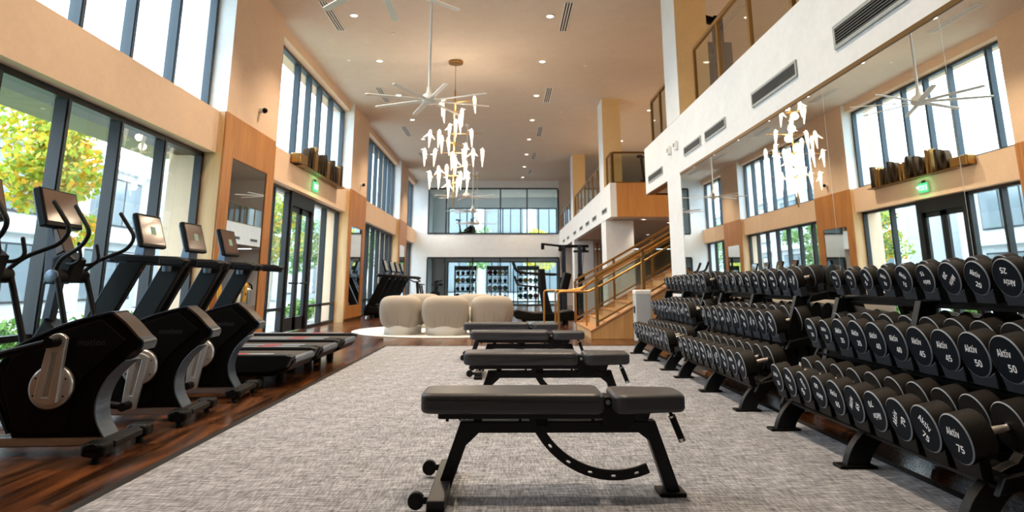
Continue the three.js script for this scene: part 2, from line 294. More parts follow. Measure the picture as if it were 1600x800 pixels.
/* back wall of the hall and the glazed rooms behind it */
const wallBack = structGroup('wall_back');
obj('back_plaster', [bx(-5, -3.78, 0, CEIL, ZB - 0.2, ZB), bx(-3.78, X0, 2.29, 3.4, ZB - 0.2, ZB), bx(-3.78, X0, 5.68, CEIL, ZB - 0.2, ZB)], M.white, wallBack);
obj('back_side_wall', [bx(X0, XR, 0, FB, ZB - 0.2, ZB), bx(X0, XR, FT, CEIL, ZB - 0.2, ZB)], M.ceiling, wallBack);
function backWindow(y0, y1, xs, rails) {
  const w = structGroup('w'); w.name = 'window_' + (++windowUnit.n);
  obj('window_frame', [bx(xs[0], xs.at(-1), y1 - 0.06, y1, ZB - 0.12, ZB + 0.02), bx(xs[0], xs.at(-1), y0, y0 + 0.06, ZB - 0.12, ZB + 0.02)], M.frameDark, w);
  xs.forEach((x) => obj('mullion', [bx(x - 0.03, x + 0.03, y0 + 0.06, y1 - 0.06, ZB - 0.12, ZB + 0.02)], M.frameDark, w));
  for (let i = 0; i + 1 < xs.length; i++) obj('pane', [new THREE.PlaneGeometry(xs[i + 1] - xs[i] - 0.06, y1 - y0 - 0.12).translate((xs[i] + xs[i + 1]) / 2, (y0 + y1) / 2, ZB - 0.04)], M.glass, w);
}
const bxs = [-3.75, -2.88, -1.55, -0.2, 1.12, 2.66];
backWindow(0, 2.29, bxs); backWindow(3.4, 5.68, bxs);
const ZR = ZB - 6;                                           // outer wall of those rooms
const rearRoom = structGroup('wall_rear_room');
obj('room_side', [bx(-4.4, -4.2, 0, CEIL, ZR, ZB - 0.2)], M.concrete, rearRoom);
obj('room_side', [bx(3.6, 3.8, 0, CEIL, ZR, ZB - 0.2)], M.concrete, rearRoom);
obj('room_floor', [bx(-4.2, 3.6, 2.55, 3.3, ZR, ZB - 0.2)], M.white, rearRoom);
obj('outer_pier', [bx(-4.2, -3.3, 0, CEIL, ZR - 0.2, ZR), bx(3.1, 3.8, 0, CEIL, ZR - 0.2, ZR), bx(-3.3, 3.1, 5.45, CEIL, ZR - 0.2, ZR), bx(-3.3, 3.1, 2.3, 3.3, ZR - 0.2, ZR)], M.white, rearRoom);
function rearWindow(y0, y1, n) {
  const w = structGroup('w'); w.name = 'window_' + (++windowUnit.n);
  const xs = [-3.3, ...every(-3.3, 3.1, n), 3.1];
  obj('window_frame', [bx(-3.3, 3.1, y0, y0 + 0.06, ZR - 0.15, ZR), bx(-3.3, 3.1, y1 - 0.06, y1, ZR - 0.15, ZR)], M.frameDark, w);
  xs.forEach((x) => obj('mullion', [bx(x - 0.03, x + 0.03, y0, y1, ZR - 0.12, ZR)], M.frameDark, w));
  for (let i = 0; i < n; i++) obj('pane', [new THREE.PlaneGeometry(xs[i + 1] - xs[i] - 0.06, y1 - y0 - 0.12).translate((xs[i] + xs[i + 1]) / 2, (y0 + y1) / 2, ZR - 0.06)], M.glass, w);
}
rearWindow(0.0, 2.3, 5); rearWindow(3.3, 5.45, 6);
/* ceiling, and the wall with glazing behind the viewer */
struct('ceiling', [bx(-5.1, XR + 0.2, CEIL, CEIL + 0.25, ZR - 0.2, ZF + 0.2)], M.ceiling);
const wallFront = structGroup('wall_front');
obj('front_plaster', [bx(-5.1, XR + 0.2, 0, CEIL, ZF, ZF + 0.2)], M.plaster, wallFront);

/* ---------- ceiling fittings ---------- */
const lampGeo = { ring: merge(new THREE.TorusGeometry(0.075, 0.012, 8, 24).rotateX(Math.PI / 2)), disc: merge(cyl(0.066, 0.066, 0.012, 20)) };
function downlight(x, y, z, label, group, power = DOWNLIGHT) {
  const t = thing('downlight', label, 'downlight', [x, y, z], 0, group);
  share('trim_ring', lampGeo.ring, M.fanWhite, t, 0, -0.006, 0); share('lamp_disc', lampGeo.disc, M_lamp, t, 0, -0.004, 0);
  const s = new THREE.SpotLight(WARM, power, 0, 0.95, 0.75, 2); s.name = 'downlight_beam';
  s.position.set(0, -0.03, 0); s.target.position.set(0, -3, 0); s.castShadow = true; s.shadow.radius = 3; t.add(s, s.target);
}
const LZ = [-3.2, -5.65, -8.1, -10.58, -12.93, -15.45, -17.9, -20.4, -22.88, -25.4, -28];  // nearest pair, out of view, is added to brighten the carpet close by
[[-2.9, 'left'], [0.87, 'right']].forEach(([x, side]) => LZ.forEach((z, i) => downlight(x, CEIL, z, i < 3 ? 'round recessed downlight of the ' + side + ' row, ' + ORD[2 - i] + ' of those unseen above the benches' : 'round recessed downlight of the ' + side + ' ceiling row, ' + ORD[i - 3] + ' from the near end of the picture', 'hall ceiling downlights')));
function slotVent(x, z0, z1, label) {
  const t = thing('ceiling_vent', label, 'vent', [x, CEIL, (z0 + z1) / 2], 0, 'slot vents in the hall ceiling'), h = (z0 - z1) / 2 * KZ;
  obj('backing', [bx(-0.085, 0.085, -0.004, -0.001, -h, h)], M.void, t);
  for (let k = 0; k < 4; k++) obj('slat', [bx(-0.085 + k * 0.05, -0.065 + k * 0.05, -0.014, -0.004, -h, h)], M.fanWhite, t);
  obj('vent_end', [bx(-0.085, 0.085, -0.014, -0.004, h, h + 0.012), bx(-0.085, 0.085, -0.014, -0.004, -h - 0.012, -h)], M.fanWhite, t);
}
[[-3.33, 'left'], [1.18, 'right']].forEach(([x, s]) => [[-10.0, -11.27], [-14.8, -16.06], [-18.7, -20.0], [-22.6, -23.9], [-26.0, -27.3]].forEach(([a, b], i) => slotVent(x, a, b, 'dark slot vent in the ' + s + ' half of the ceiling, ' + ORD[i] + ' from the near end')));
[[-3.6, -12.9], [-2.3, -11.4], [1.9, -13.2], [1.7, -17.0], [-2.4, -16.2]].forEach(([x, z], i) => { const t = thing('sprinkler_cover', 'tiny white sprinkler cover in the ceiling, ' + ORD[i] + ' of five', 'sprinkler', [x, CEIL, z], 0, 'sprinkler covers'); obj('cover_plate', [cyl(0.04, 0.042, 0.012).translate(0, -0.007, 0)], M.fanWhite, t); });
// ceiling fans
function makeFan(label, z, turn, x = -1.2, hubY = 3.86) {
  const t = thing('ceiling_fan', label, 'fan', [x, CEIL, z], turn, 'white ceiling fans'), h = hubY - CEIL;
  obj('ceiling_cup', [lathe([[0.001, 0], [0.07, 0], [0.08, -0.03], [0.05, -0.09], [0.02, -0.1], [0.001, -0.1]], 24)], M.fanWhite, t);
  obj('down_rod', [rod(V(0, -0.05, 0), V(0, h + 0.1, 0), 0.02)], M.fanWhite, t);
  obj('motor', [lathe([[0.001, h + 0.2], [0.03, h + 0.2], [0.045, h + 0.1], [0.11, h + 0.05], [0.125, h], [0.12, h - 0.05], [0.07, h - 0.08], [0.001, h - 0.085]], 32)], M.fanWhite, t);
  for (let k = 0; k < 8; k++) {
    const s = new THREE.Shape([[0.1, -0.03], [0.3, -0.045], [0.97, -0.035], [1.0, -0.02], [1.0, 0.02], [0.97, 0.035], [0.3, 0.04], [0.1, 0.03]].map(([a, b]) => new THREE.Vector2(a, b)));
    const g = new THREE.ExtrudeGeometry(s, { depth: 0.008, bevelEnabled: true, bevelSize: 0.003, bevelThickness: 0.003, bevelSegments: 1 });
    obj('blade', [g.rotateX(Math.PI / 2 + 0.16).rotateY(k * Math.PI / 4).translate(0, h - 0.02, 0)], M.fanWhite, t);
  }
}
makeFan('white eight-blade ceiling fan in front of the chandelier', -8.95, 0.36);
makeFan('white ceiling fan whose blade tips show at the top edge', -5.2, 0.0, -1.2, 3.86);
makeFan('white ceiling fan hanging beyond the chandelier, before the upper glass', -18.4, 0.3, -1.2, 3.72);
makeFan('white ceiling fan second from the back glass wall', -22.2, 0.05, -1.2, 3.72);
makeFan('white ceiling fan closest to the back glass wall', -26.6, 0.4, -1.25, 3.7);

// chandelier of glowing perched birds
{
  const t = thing('bird_chandelier', 'brass chandelier of glowing folded bird shapes on thin perches', 'chandelier', [-1.14, CEIL, -12.97]);
  obj('canopy', [lathe([[0.001, 0], [0.17, 0], [0.17, -0.05], [0.16, -0.06], [0.001, -0.06]], 32)], M.brass, t);
  obj('cable', [rod(V(0, -0.05, 0), V(0, -0.85, 0), 0.006)], M.goldDark, t);
  obj('center_rod', [rod(V(0, -0.7, 0), V(0, -3.38, 0), 0.022, 0.016)], M.brass, t);
  const body = merge([lathe([[0.001, -0.42], [0.01, -0.4], [0.03, -0.22], [0.05, -0.05], [0.052, 0.02], [0.035, 0.08], [0.001, 0.12]], 8)]);
  const beak = merge([new THREE.ConeGeometry(0.02, 0.09, 5).rotateX(Math.PI / 2).translate(0, 0.07, 0.07)]);
  const wing = (s) => merge([ext([[0, 0.06], [s * 0.2, -0.14], [s * 0.14, -0.12], [s * 0.02, -0.04]], 0.012, 0.002).rotateY(s * 0.35)]);
  const wl = wing(-1), wr = wing(1);
  // [angle of the perch, height, perch length, birds on it]
  const perches = [[0.35, -0.98, 0.72, [-0.4, 0.62]], [2.5, -1.2, 0.5, [-0.25, 0.4]], [1.2, -1.5, 0.62, [-0.5, 0.1, 0.52]], [0.1, -1.72, 0.8, [-0.72, -0.45, 0.5]], [2.1, -1.95, 0.7, [-0.6, 0.3, 0.62]], [0.0, -2.16, 0.95, [-0.85, -0.55, 0.28, 0.55, 0.82]], [1.6, -2.3, 0.5, [-0.4, 0.1, 0.42]], [0.75, -2.5, 0.7, [-0.65, -0.3, 0.5]], [3.05, -2.68, 0.75, [-0.4, -0.2, 0.42, 0.68]], [1.0, -2.85, 0.45, [-0.3, 0.25]]];
  perches.forEach(([a, y, L, at], i) => {
    const dx = Math.cos(a) * 0.78, dz = Math.sin(a) * 0.78;
    const p = obj('perch', [rod(V(-dx * L, y, -dz * L), V(dx * L, y, dz * L), 0.007, 0.007, 8)], M.brass, t);
    at.forEach((s, k) => {
      const b = share('glowing_bird', body, M_bird, p, dx * s, y + 0.02, dz * s, rr(0, 6.28));
      b.rotation.x = rr(-0.12, 0.12); b.rotation.z = rr(-0.12, 0.12);
      // the wings and beak are pieces of the bird's own mesh
      const open = (i * 3 + k) % 3 === 0;
      b.scale.setScalar(0.82); b.geometry = merge([body.clone(), beak.clone(), ...(open ? [wl.clone(), wr.clone()] : [])]);
    });
    const l = new THREE.PointLight(WARM, BIRD * at.length, 0, 2); l.name = 'bird_glow'; l.castShadow = true; l.shadow.radius = 4;
    l.position.set(dx * 0.12, y - 0.1, dz * 0.12); t.add(l);
  });
}
/* ---------- signs and small wall fittings ---------- */
function exitSign(x, y, z) {
  const t = thing('exit_sign', 'small green glowing EXIT sign above the glass doors', 'sign', [x, y, z]);
  obj('sign_panel', [rb(0.02, 0.05, -0.11, 0.11, -0.17, 0.17, 0.006)], M_exit, t);
  obj('mount', [bx(0, 0.03, 0.1, 0.16, -0.05, 0.05)], M.black, t);
  const g = new TextGeometry('EXIT', { font, size: 0.12, depth: 0.004, curveSegments: 4 }); g.computeBoundingBox(); g.translate(-g.boundingBox.max.x / 2, -0.06, 0).rotateY(Math.PI / 2).translate(0.05, 0, 0);
  obj('sign_lettering', [g], M_exitText, t);
  const l = new THREE.PointLight(new THREE.Color(0.2, 1, 0.45), 0.35); l.name = 'exit_glow'; l.position.set(0.16, 0, 0); l.castShadow = true; t.add(l);
}
exitSign(BEAM, 3.2, -13.5);
{ // gilded letters standing on a tray above the doors, seen edge-on
  const t = thing('letter_sign', 'gilded standing letters on a tray above the glass doors', 'sign', [BEAM, 3.46, -13.6]); t.scale.z = KZ;
  obj('tray', [bx(0.0, 0.2, -0.02, 0.0, -1.75, 1.7), bx(0.0, 0.02, -0.02, 0.08, -1.75, 1.7)], M.goldDark, t);
  obj('end_cap', [rb(0.0, 0.2, -0.02, 0.2, 1.2, 1.7, 0.03)], M.brass, t);
  const forms = ['O', 'I', 'N', 'D', 'I', 'O', 'M', 'C', 'I', 'U', 'A', 'I'];
  forms.forEach((f, k) => {
    const z = 1.02 - k * 0.235, h = 0.43 + 0.06 * ((k * 7) % 3), w = f === 'I' ? 0.07 : 0.17;
    const s = new THREE.Shape(); if (f === 'O' || f === 'C' || f === 'D') { s.absellipse(0, h / 2, w / 2, h / 2, 0, 6.283); const q = new THREE.Path(); q.absellipse(0, h / 2, w / 4, h / 3.2, 0, 6.283); s.holes.push(q); }
    else if (f === 'I') { s.moveTo(-w / 2, 0); s.lineTo(w / 2, 0); s.lineTo(w / 2, h); s.lineTo(-w / 2, h); }
    else { s.moveTo(-w / 2, 0); s.lineTo(-w / 4, 0); s.lineTo(-w / 4, h * 0.7); s.lineTo(w / 4, h * 0.2); s.lineTo(w / 4, 0); s.lineTo(w / 2, 0); s.lineTo(w / 2, h); s.lineTo(w / 4, h); s.lineTo(-w / 4, h * 0.9); s.lineTo(-w / 2, h); }
    obj('standing_letter', [new THREE.ExtrudeGeometry(s, { depth: 0.14, bevelEnabled: true, bevelSize: 0.004, bevelThickness: 0.004, bevelSegments: 1, curveSegments: 10 }).rotateY(Math.PI / 2).translate(0.03, 0, z)], k % 4 === 2 ? M.brass : M.bronze, t);
  });
}
[[-10.0, 3.98, 'on the pier nearest the treadmills'], [-17.4, 3.9, 'on the pier past the glass doors']].forEach(([z, y, w]) => {
  const t = thing('security_camera', 'small white and black security camera ' + w, 'camera', [WL, y, z], 0, 'security cameras');
  obj('mount', [rod(V(0, 0, 0), V(0.06, 0, 0), 0.055, 0.05, 20)], M.fanWhite, t);
  obj('camera_ball', [new THREE.SphereGeometry(0.05, 16, 12).translate(0.085, -0.005, 0)], M.black, t);
});
function grille(z0, z1, y0, y1, label, x = X0) {
  const t = thing('air_grille', label, 'vent', [x, (y0 + y1) / 2, (z0 + z1) / 2], 0, 'grilles in the gallery edge'), h = (z0 - z1) / 2 * KZ, v = (y1 - y0) / 2, f = Math.min(0.03, v * 0.3);
  obj('backing', [bx(-0.004, -0.001, -v + f, v - f, -h + f, h - f)], M.void, t);
  obj('grille_frame', [bx(-0.016, 0, v - f, v, -h, h), bx(-0.016, 0, -v, -v + f, -h, h), bx(-0.016, 0, -v + f, v - f, h - f, h), bx(-0.016, 0, -v + f, v - f, -h, -h + f)], M.ventFrame, t);
  const n = v > 0.05 ? 6 : 3; for (let k = 0; k < n; k++) { const y = -v + f + (k + 0.5) * (2 * (v - f)) / n; obj('slat', [bx(-0.012, -0.005, y - 0.004, y + 0.004, -h + f, h - f)], M.vent, t); }
}
[[-3.6, -4.5, 2.86, 3.06], [-5.13, -6.13, 2.87, 3.03], [-6.92, -7.66, 2.87, 3.0], [-7.84, -8.6, 2.87, 3.0], [-9.84, -10.82, 2.84, 2.97]].forEach(([a, b, y0, y1], i) => grille(a, b, y0, y1, 'grey slotted air grille in the white gallery edge above the mirrors, ' + ORD[i] + ' from the viewer'));
[-15.4, -17.2, -18.7, -20.3, -22.2, -24.6, -26.4].forEach((z, i) => grille(z, z - 0.75, 2.86, 2.98, 'small air grille in the far gallery edge, ' + ORD[i] + ' from the stairs'));
[-8.95, -9.32].forEach((z, i) => { const t = thing('alarm_strobe', 'small white fire alarm strobe on the gallery edge, ' + ['right', 'left'][i] + ' one of the pair', 'alarm', [X0, 3.12, z], 0, 'alarm strobes'); obj('strobe_body', [rb(-0.05, 0, -0.07, 0.07, -0.05, 0.05, 0.015)], M.fanWhite, t); obj('strobe_lens', [rb(-0.065, -0.05, -0.03, 0.03, -0.03, 0.03, 0.006)], M.glassTint, t); });

/* ---------- railings ---------- */
function glassRail(name, label, pts, y0, y1, step, parentPos, group, mat = M.gold) {          // framed glass panels along a line in plan
  const [a, b] = pts, L = Math.hypot(b.x - a.x, (b.z - a.z) * KZ), n = Math.max(1, Math.round(L / step / (a.x === b.x ? KZ : 1))), t = thing(name, label, 'railing', [a.x, y0, a.z], Math.atan2(-(b.z - a.z), b.x - a.x), group), h = y1 - y0;
  obj('top_rail', [rb(0, L, h - 0.05, h, -0.025, 0.025, 0.006)], mat, t);
  obj('bottom_rail', [rb(0, L, 0.0, 0.04, -0.02, 0.02, 0.005)], mat, t);
  for (let i = 0; i <= n; i++) obj('baluster', [bx(i * L / n - 0.028, i * L / n + 0.028, 0, h - 0.05, -0.022, 0.022)], mat, t);
  for (let i = 0; i < n; i++) obj('glass_panel', [new THREE.PlaneGeometry(L / n - 0.06, h - 0.1).translate((i + 0.5) * L / n, h / 2 - 0.005, 0)], M.glassTint, t);
  return t;
}
const XG = X0 + 0.08;
glassRail('gallery_railing', 'bronze framed glass gallery railing above the mirrors, nearer than the white column', [V(XG, 0, 4.4), V(XG, 0, -8.15)], FT, 4.4, 0.95, 0, 'gallery railings');
glassRail('gallery_railing', 'short bronze glass railing at the end of the near gallery, beyond the column', [V(XG, 0, -9.5), V(XG, 0, -10.7)], FT, 4.4, 0.72, 0, 'gallery railings');
glassRail('gallery_railing', 'bronze glass railing across the landing above the stairs', [V(X0 + 0.1, 0, -14.95), V(8.4, 0, -14.95)], FT, 4.37, 1.0, 0, 'gallery railings', M.goldDark);
glassRail('gallery_railing', 'short bronze glass railing between landing corner and far column', [V(XG, 0, -15.0), V(XG, 0, -15.68)], FT, 4.37, 0.7, 0, 'gallery railings');
glassRail('gallery_railing', 'bronze glass railing of the far gallery between the two far columns', [V(XG, 0, -16.5), V(XG, 0, -22.9)], FT, 4.37, 0.95, 0, 'gallery railings');
glassRail('gallery_railing', 'bronze glass railing of the far gallery next to the back wall', [V(XG, 0, -23.8), V(XG, 0, -28.9)], FT, 4.37, 0.95, 0, 'gallery railings');

/* ---------- staircase ---------- */
const SX = 1.62, RUN = 0.292, RISE = 0.161, NS = 22, ZN = -11.34, ZS = -13.75;
{
  const t = thing('staircase', 'wood staircase rising to the right behind the white column', 'stairs', [SX, 0, 0]); t.scale.z = KZ;
  for (let i = 0; i < NS; i++) {
    const s = obj('tread', [rb(i * RUN, (i + 1) * RUN + 0.03, (i + 1) * RISE - 0.04, (i + 1) * RISE, ZS + 0.06, ZN - 0.06, 0.006)], M.paleWood, t);
    obj('riser', [bx(i * RUN + 0.02, i * RUN + 0.04, i * RISE, (i + 1) * RISE - 0.04, ZS + 0.06, ZN - 0.06)], M.oakPale, s);
  }
  const L = NS * RUN, H = NS * RISE;
  const side = [[0, 0], [L, H - 0.25], [L, H + 0.1], [0.02, 0.14], [0, 0.12]];
  const low = [[0, 0], [L, 0], [L, H + 0.1], [0.02, 0.14], [0, 0.12]];
  obj('stringer', [ext(low, 0.05, 0.003).translate(0, 0, ZN - 0.03)], M.stringerWood, t);
  obj('stringer', [ext(low, 0.05, 0.003).translate(0, 0, ZS + 0.03)], M.oakPale, t);
  obj('stringer_cap', [bar(V(-0.01, 0.135, ZN - 0.03), V(L, H + 0.105, ZN - 0.03), 0.08, 0.03)], M.paleWood, t);
  obj('stringer_cap', [bar(V(-0.01, 0.135, ZS + 0.03), V(L, H + 0.105, ZS + 0.03), 0.08, 0.03)], M.paleWood, t);
}
function stairGuard(z, hz, label, x0) {
  const t = thing('stair_railing', label, 'railing', [x0, 0, z]), k = RISE / RUN, base = (x) => 0.16 + (x + x0 - SX) * k, top = (x) => base(x) + 0.92, L = 5.4;
  obj('top_rail', [bar(V(0, top(0), 0), V(L, top(L), 0), 0.05, 0.05)], M.gold, t);
  obj('lower_rail', [bar(V(0, base(0) + 0.07, 0), V(L, base(L) + 0.07, 0), 0.035, 0.035)], M.gold, t);
  obj('mid_rail', [bar(V(0, top(0) - 0.12, 0), V(L, top(L) - 0.12, 0), 0.03, 0.03)], M.gold, t);
  for (let i = 0; i <= 6; i++) { const x = i * 0.9; obj('post', [bx(x - 0.028, x + 0.028, base(x) - 0.02, top(x) - 0.01, -0.025, 0.025)], M.gold, t); if (i === 3) obj('post', [bx(x + 0.06, x + 0.11, base(x + 0.08) - 0.02, top(x + 0.08) - 0.01, -0.025, 0.025)], M.gold, t); }
  for (let i = 0; i < 6; i++) { const a = i * 0.9 + 0.04, b = a + 0.82, s = new THREE.Shape([[a, base(a) + 0.09], [b, base(b) + 0.09], [b, top(b) - 0.14], [a, top(a) - 0.14]].map(([x, y]) => new THREE.Vector2(x, y))); obj('glass_panel', [new THREE.ShapeGeometry(s)], M.glassTint, t); }
  // round handrail with an extension that turns down to the floor
  const hx = -0.72;
  obj('handrail', [pipe([V(hx, 0, hz), V(hx, 0.86, hz), V(-0.15, 0.86, hz), V(0.12, top(0) - 0.17, hz), V(L, top(L) - 0.24, hz)], 0.021, 0.07)], M.brass, t);
  [0.6, 1.6, 2.6, 3.6].forEach((x) => obj('bracket', [rod(V(x, top(x) - 0.27, 0), V(x, top(x) - 0.25, hz), 0.01)], M.gold, t));
}
stairGuard(ZN - 0.03, -0.12, 'bronze and glass stair railing on the near side of the stairs', SX + 0.13);
stairGuard(ZS + 0.03, 0.12, 'bronze and glass stair railing on the far side of the stairs', SX + 0.0);
{
  const t = thing('center_handrail', 'free-standing round brass handrail up the middle of the stairs', 'handrail', [SX + 0.06, 0, -12.5]), k = RISE / RUN, y = (x) => 1.02 + x * k;
  obj('rail', [pipe([V(-0.62, 0, 0), V(-0.62, 0.87, 0), V(-0.1, 0.87, 0), V(0.15, y(0.1), 0), V(5, y(5), 0)], 0.021, 0.07)], M.brass, t);
  [0.02, 1.2, 2.4, 3.6].forEach((x) => obj('post', [rod(V(x, Math.max(0, x * k - 0.08), 0), V(x, y(x) + 0.0, 0), 0.019)], M.brass, t));
}

/* ---------- weight benches ---------- */
function makeBench(label) {
  const t = thing('weight_bench', label, 'bench', [0.24, 0, -3.12], 0, 'black weight benches'); t.scale.z = 1.12;
  // back pad tapers slightly to the rounded head end
  const pad = (x0, x1, w0, w1, y0, y1) => {
    const n = 6, s = new THREE.Shape(), r = 0.06; s.moveTo(x0 + r, -w0); s.lineTo(x1 - r, -w1); s.quadraticCurveTo(x1, -w1, x1, -w1 + r); s.lineTo(x1, w1 - r); s.quadraticCurveTo(x1, w1, x1 - r, w1); s.lineTo(x0 + r, w0); s.quadraticCurveTo(x0, w0, x0, w0 - r); s.lineTo(x0, -w0 + r); s.quadraticCurveTo(x0, -w0, x0 + r, -w0);
    const b = 0.022; return new THREE.ExtrudeGeometry(s, { depth: y1 - y0 - 2 * b, bevelEnabled: true, bevelSize: b, bevelThickness: b, bevelSegments: 5, bevelOffset: -b, curveSegments: 8 }).rotateX(-Math.PI / 2).translate(0, y0 + b, 0);
  };
  const bp = obj('back_pad', [pad(-0.645, 0.245, 0.135, 0.15, 0.39, 0.485)], M.leather, t);
  obj('seam', [rb(-0.628, 0.228, 0.446, 0.449, 0.146, 0.1515, 0.001, 1)], M.rubber, bp);
  obj('seat_pad', [pad(0.29, 0.65, 0.15, 0.115, 0.39, 0.478)], M.leather, t);
  obj('pad_beam', [rb(-0.565, 0.245, 0.352, 0.392, -0.05, 0.05, 0.006)], M.blackSteel, t);
  [-0.52, -0.16, 0.2].forEach((x) => obj('bolt', [cyl(0.008, 0.008, 0.014, 10).translate(x, 0.346, 0.03)], M.black, t));
  obj('main_beam', [rb(-0.455, 0.51, 0.285, 0.338, -0.035, 0.035, 0.006)], M.blackSteel, t);
  obj('pad_rest', [rb(-0.39, -0.35, 0.335, 0.356, -0.03, 0.03, 0.004)], M.black, t);
  obj('rear_leg', [ext([[-0.455, 0.338], [-0.385, 0.338], [-0.5, 0.03], [-0.565, 0.03]], 0.07, 0.005)], M.blackSteel, t);
  obj('gusset', [ext([[-0.43, 0.287], [-0.36, 0.287], [-0.455, 0.2]], 0.05, 0.002)], M.blackSteel, t);
  obj('front_leg', [ext([[0.445, 0.338], [0.51, 0.338], [0.62, 0.012], [0.55, 0.012]], 0.07, 0.005)], M.blackSteel, t);
  obj('gusset', [ext([[0.42, 0.287], [0.48, 0.287], [0.5, 0.23]], 0.05, 0.002)], M.blackSteel, t);
  const fp = obj('foot_plate', [rb(0.51, 0.64, 0.002, 0.02, -0.06, 0.06, 0.005)], M.rubber, t);
  const st = obj('stabilizer', [rb(-0.58, -0.5, 0.012, 0.072, -0.34, 0.32, 0.006)], M.blackSteel, t);
  [0.32, -0.34].forEach((z) => obj('rubber_foot', [rb(-0.585, -0.495, 0.001, 0.03, z - 0.03, z + 0.03, 0.006)], M.rubber, st));
  [0.24, -0.26].forEach((z) => { const w = obj('wheel', [cyl(0.036, 0.036, 0.028, 24).rotateX(Math.PI / 2).translate(-0.635, 0.05, z)], M.rubber, t); obj('wheel_hub', [cyl(0.014, 0.014, 0.034, 12).rotateX(Math.PI / 2).translate(-0.635, 0.05, z), rb(-0.635, -0.57, 0.036, 0.064, z - 0.006, z + 0.006, 0.002)], M.blackSatin, w); });
  // toothed adjuster arc under the pad
  const cx = 0.3, cy = 0.53, r0 = 0.405, r1 = 0.45, a0 = Math.PI * 1.15, a1 = Math.PI * 1.62, s = new THREE.Shape(); s.absarc(0.38, 0.5, r1, Math.PI * 1.08, Math.PI * 1.625, false); s.absarc(0.38, 0.5, r0, Math.PI * 1.625, Math.PI * 1.08, true);
  for (let k = 0; k < 5; k++) { const a = Math.PI * (1.24 + k * 0.085), q = new THREE.Path(); q.absellipse(0.38 + Math.cos(a) * 0.43, 0.5 + Math.sin(a) * 0.43, 0.006, 0.012, 0, 6.283, false, a); s.holes.push(q); }
  obj('adjuster_arc', [new THREE.ExtrudeGeometry(s, { depth: 0.016, bevelEnabled: false, curveSegments: 40 }).translate(-0.08, 0.02, 0.02)], M.blackSteel, t);
  obj('arc_bracket', [rb(-0.08, -0.025, 0.318, 0.36, -0.03, 0.045, 0.003)], M.black, t);
  const hb = obj('hinge_bracket', [ext([[0.245, 0.31], [0.27, 0.295], [0.36, 0.3], [0.41, 0.352], [0.4, 0.39], [0.3, 0.392], [0.29, 0.45], [0.255, 0.455], [0.245, 0.44]], 0.1, 0.003)], M.blackSatin, t);
  obj('hinge_pin', [cyl(0.024, 0.024, 0.13, 20).rotateX(Math.PI / 2).translate(0.272, 0.432, 0)], M.black, hb);
  obj('pin_cap', [cyl(0.012, 0.012, 0.134, 16).rotateX(Math.PI / 2).translate(0.272, 0.432, 0)], M.bevelGrey, hb);
  obj('seat_bracket', [ext([[0.41, 0.34], [0.47, 0.34], [0.49, 0.392], [0.4, 0.392]], 0.09, 0.003)], M.blackSteel, t);
  const hd = obj('seat_lever', [rod(V(0.57, 0.4, 0.06), V(0.6, 0.335, 0.06), 0.009), rod(V(0.588, 0.36, 0.06), V(0.624, 0.268, 0.06), 0.017)], M.rubber, t);
  obj('lever_tip', [rod(V(0.624, 0.268, 0.06), V(0.63, 0.252, 0.06), 0.018)], M.chrome, hd); obj('lever_ring', [rod(V(0.586, 0.364, 0.06), V(0.583, 0.371, 0.06), 0.018)], M.chrome, hd);
  return t;
}
const bench = makeBench('closest and largest black padded weight bench on the carpet');
dup(bench, [0.33, 0, -4.85], 0, 'second black weight bench from the viewer, right behind the closest one');
dup(bench, [0.26, 0, -6.95], 0, 'third black weight bench from the viewer, partly hidden by the second');
dup(bench, [0.09, 0, -8.35], 0, 'farthest black weight bench, nearest the beige sofa');

/* ---------- dumbbell racks and dumbbells ---------- */
const TIERS = [{ x: 1.94, y: 0.35, name: 'bottom' }, { x: 2.215, y: 0.675, name: 'middle' }, { x: 2.43, y: 1.03, name: 'top' }];
const TILT = 0.2, PITCH = 0.216;
const SIZE = { 5: [0.135, 0.055, 0.08], 10: [0.145, 0.06, 0.085], 15: [0.165, 0.065, 0.085], 20: [0.178, 0.068, 0.085], 25: [0.188, 0.07, 0.085], 30: [0.168, 0.085, 0.12], 35: [0.204, 0.085, 0.12], 40: [0.206, 0.09, 0.12], 45: [0.208, 0.095, 0.12], 50: [0.21, 0.1, 0.12], 55: [0.186, 0.1, 0.13], 60: [0.19, 0.105, 0.13], 65: [0.196, 0.108, 0.13], 70: [0.202, 0.11, 0.13], 75: [0.208, 0.112, 0.13] };
const faceMat = {};
function face(w) {
  if (faceMat[w]) return faceMat[w];
  const c = document.createElement('canvas'); c.width = c.height = 256; const g = c.getContext('2d');
  g.fillStyle = '#10171f'; g.fillRect(0, 0, 256, 256); g.fillStyle = '#ffffff'; g.textAlign = 'center';
  g.save(); g.translate(116, 116); g.scale(0.74, 1); g.font = 'bold 58px sans-serif'; g.fillText('Aktiv', 0, 0); g.restore();
  g.font = 'bold 58px sans-serif'; g.fillText(String(w), 146, 196);
  const t = new THREE.CanvasTexture(c); t.colorSpace = THREE.SRGBColorSpace;
  return faceMat[w] = matte(0xffffff, 0.55, { specularIntensity: 0.15, map: t });
}
const dbGeo = {};
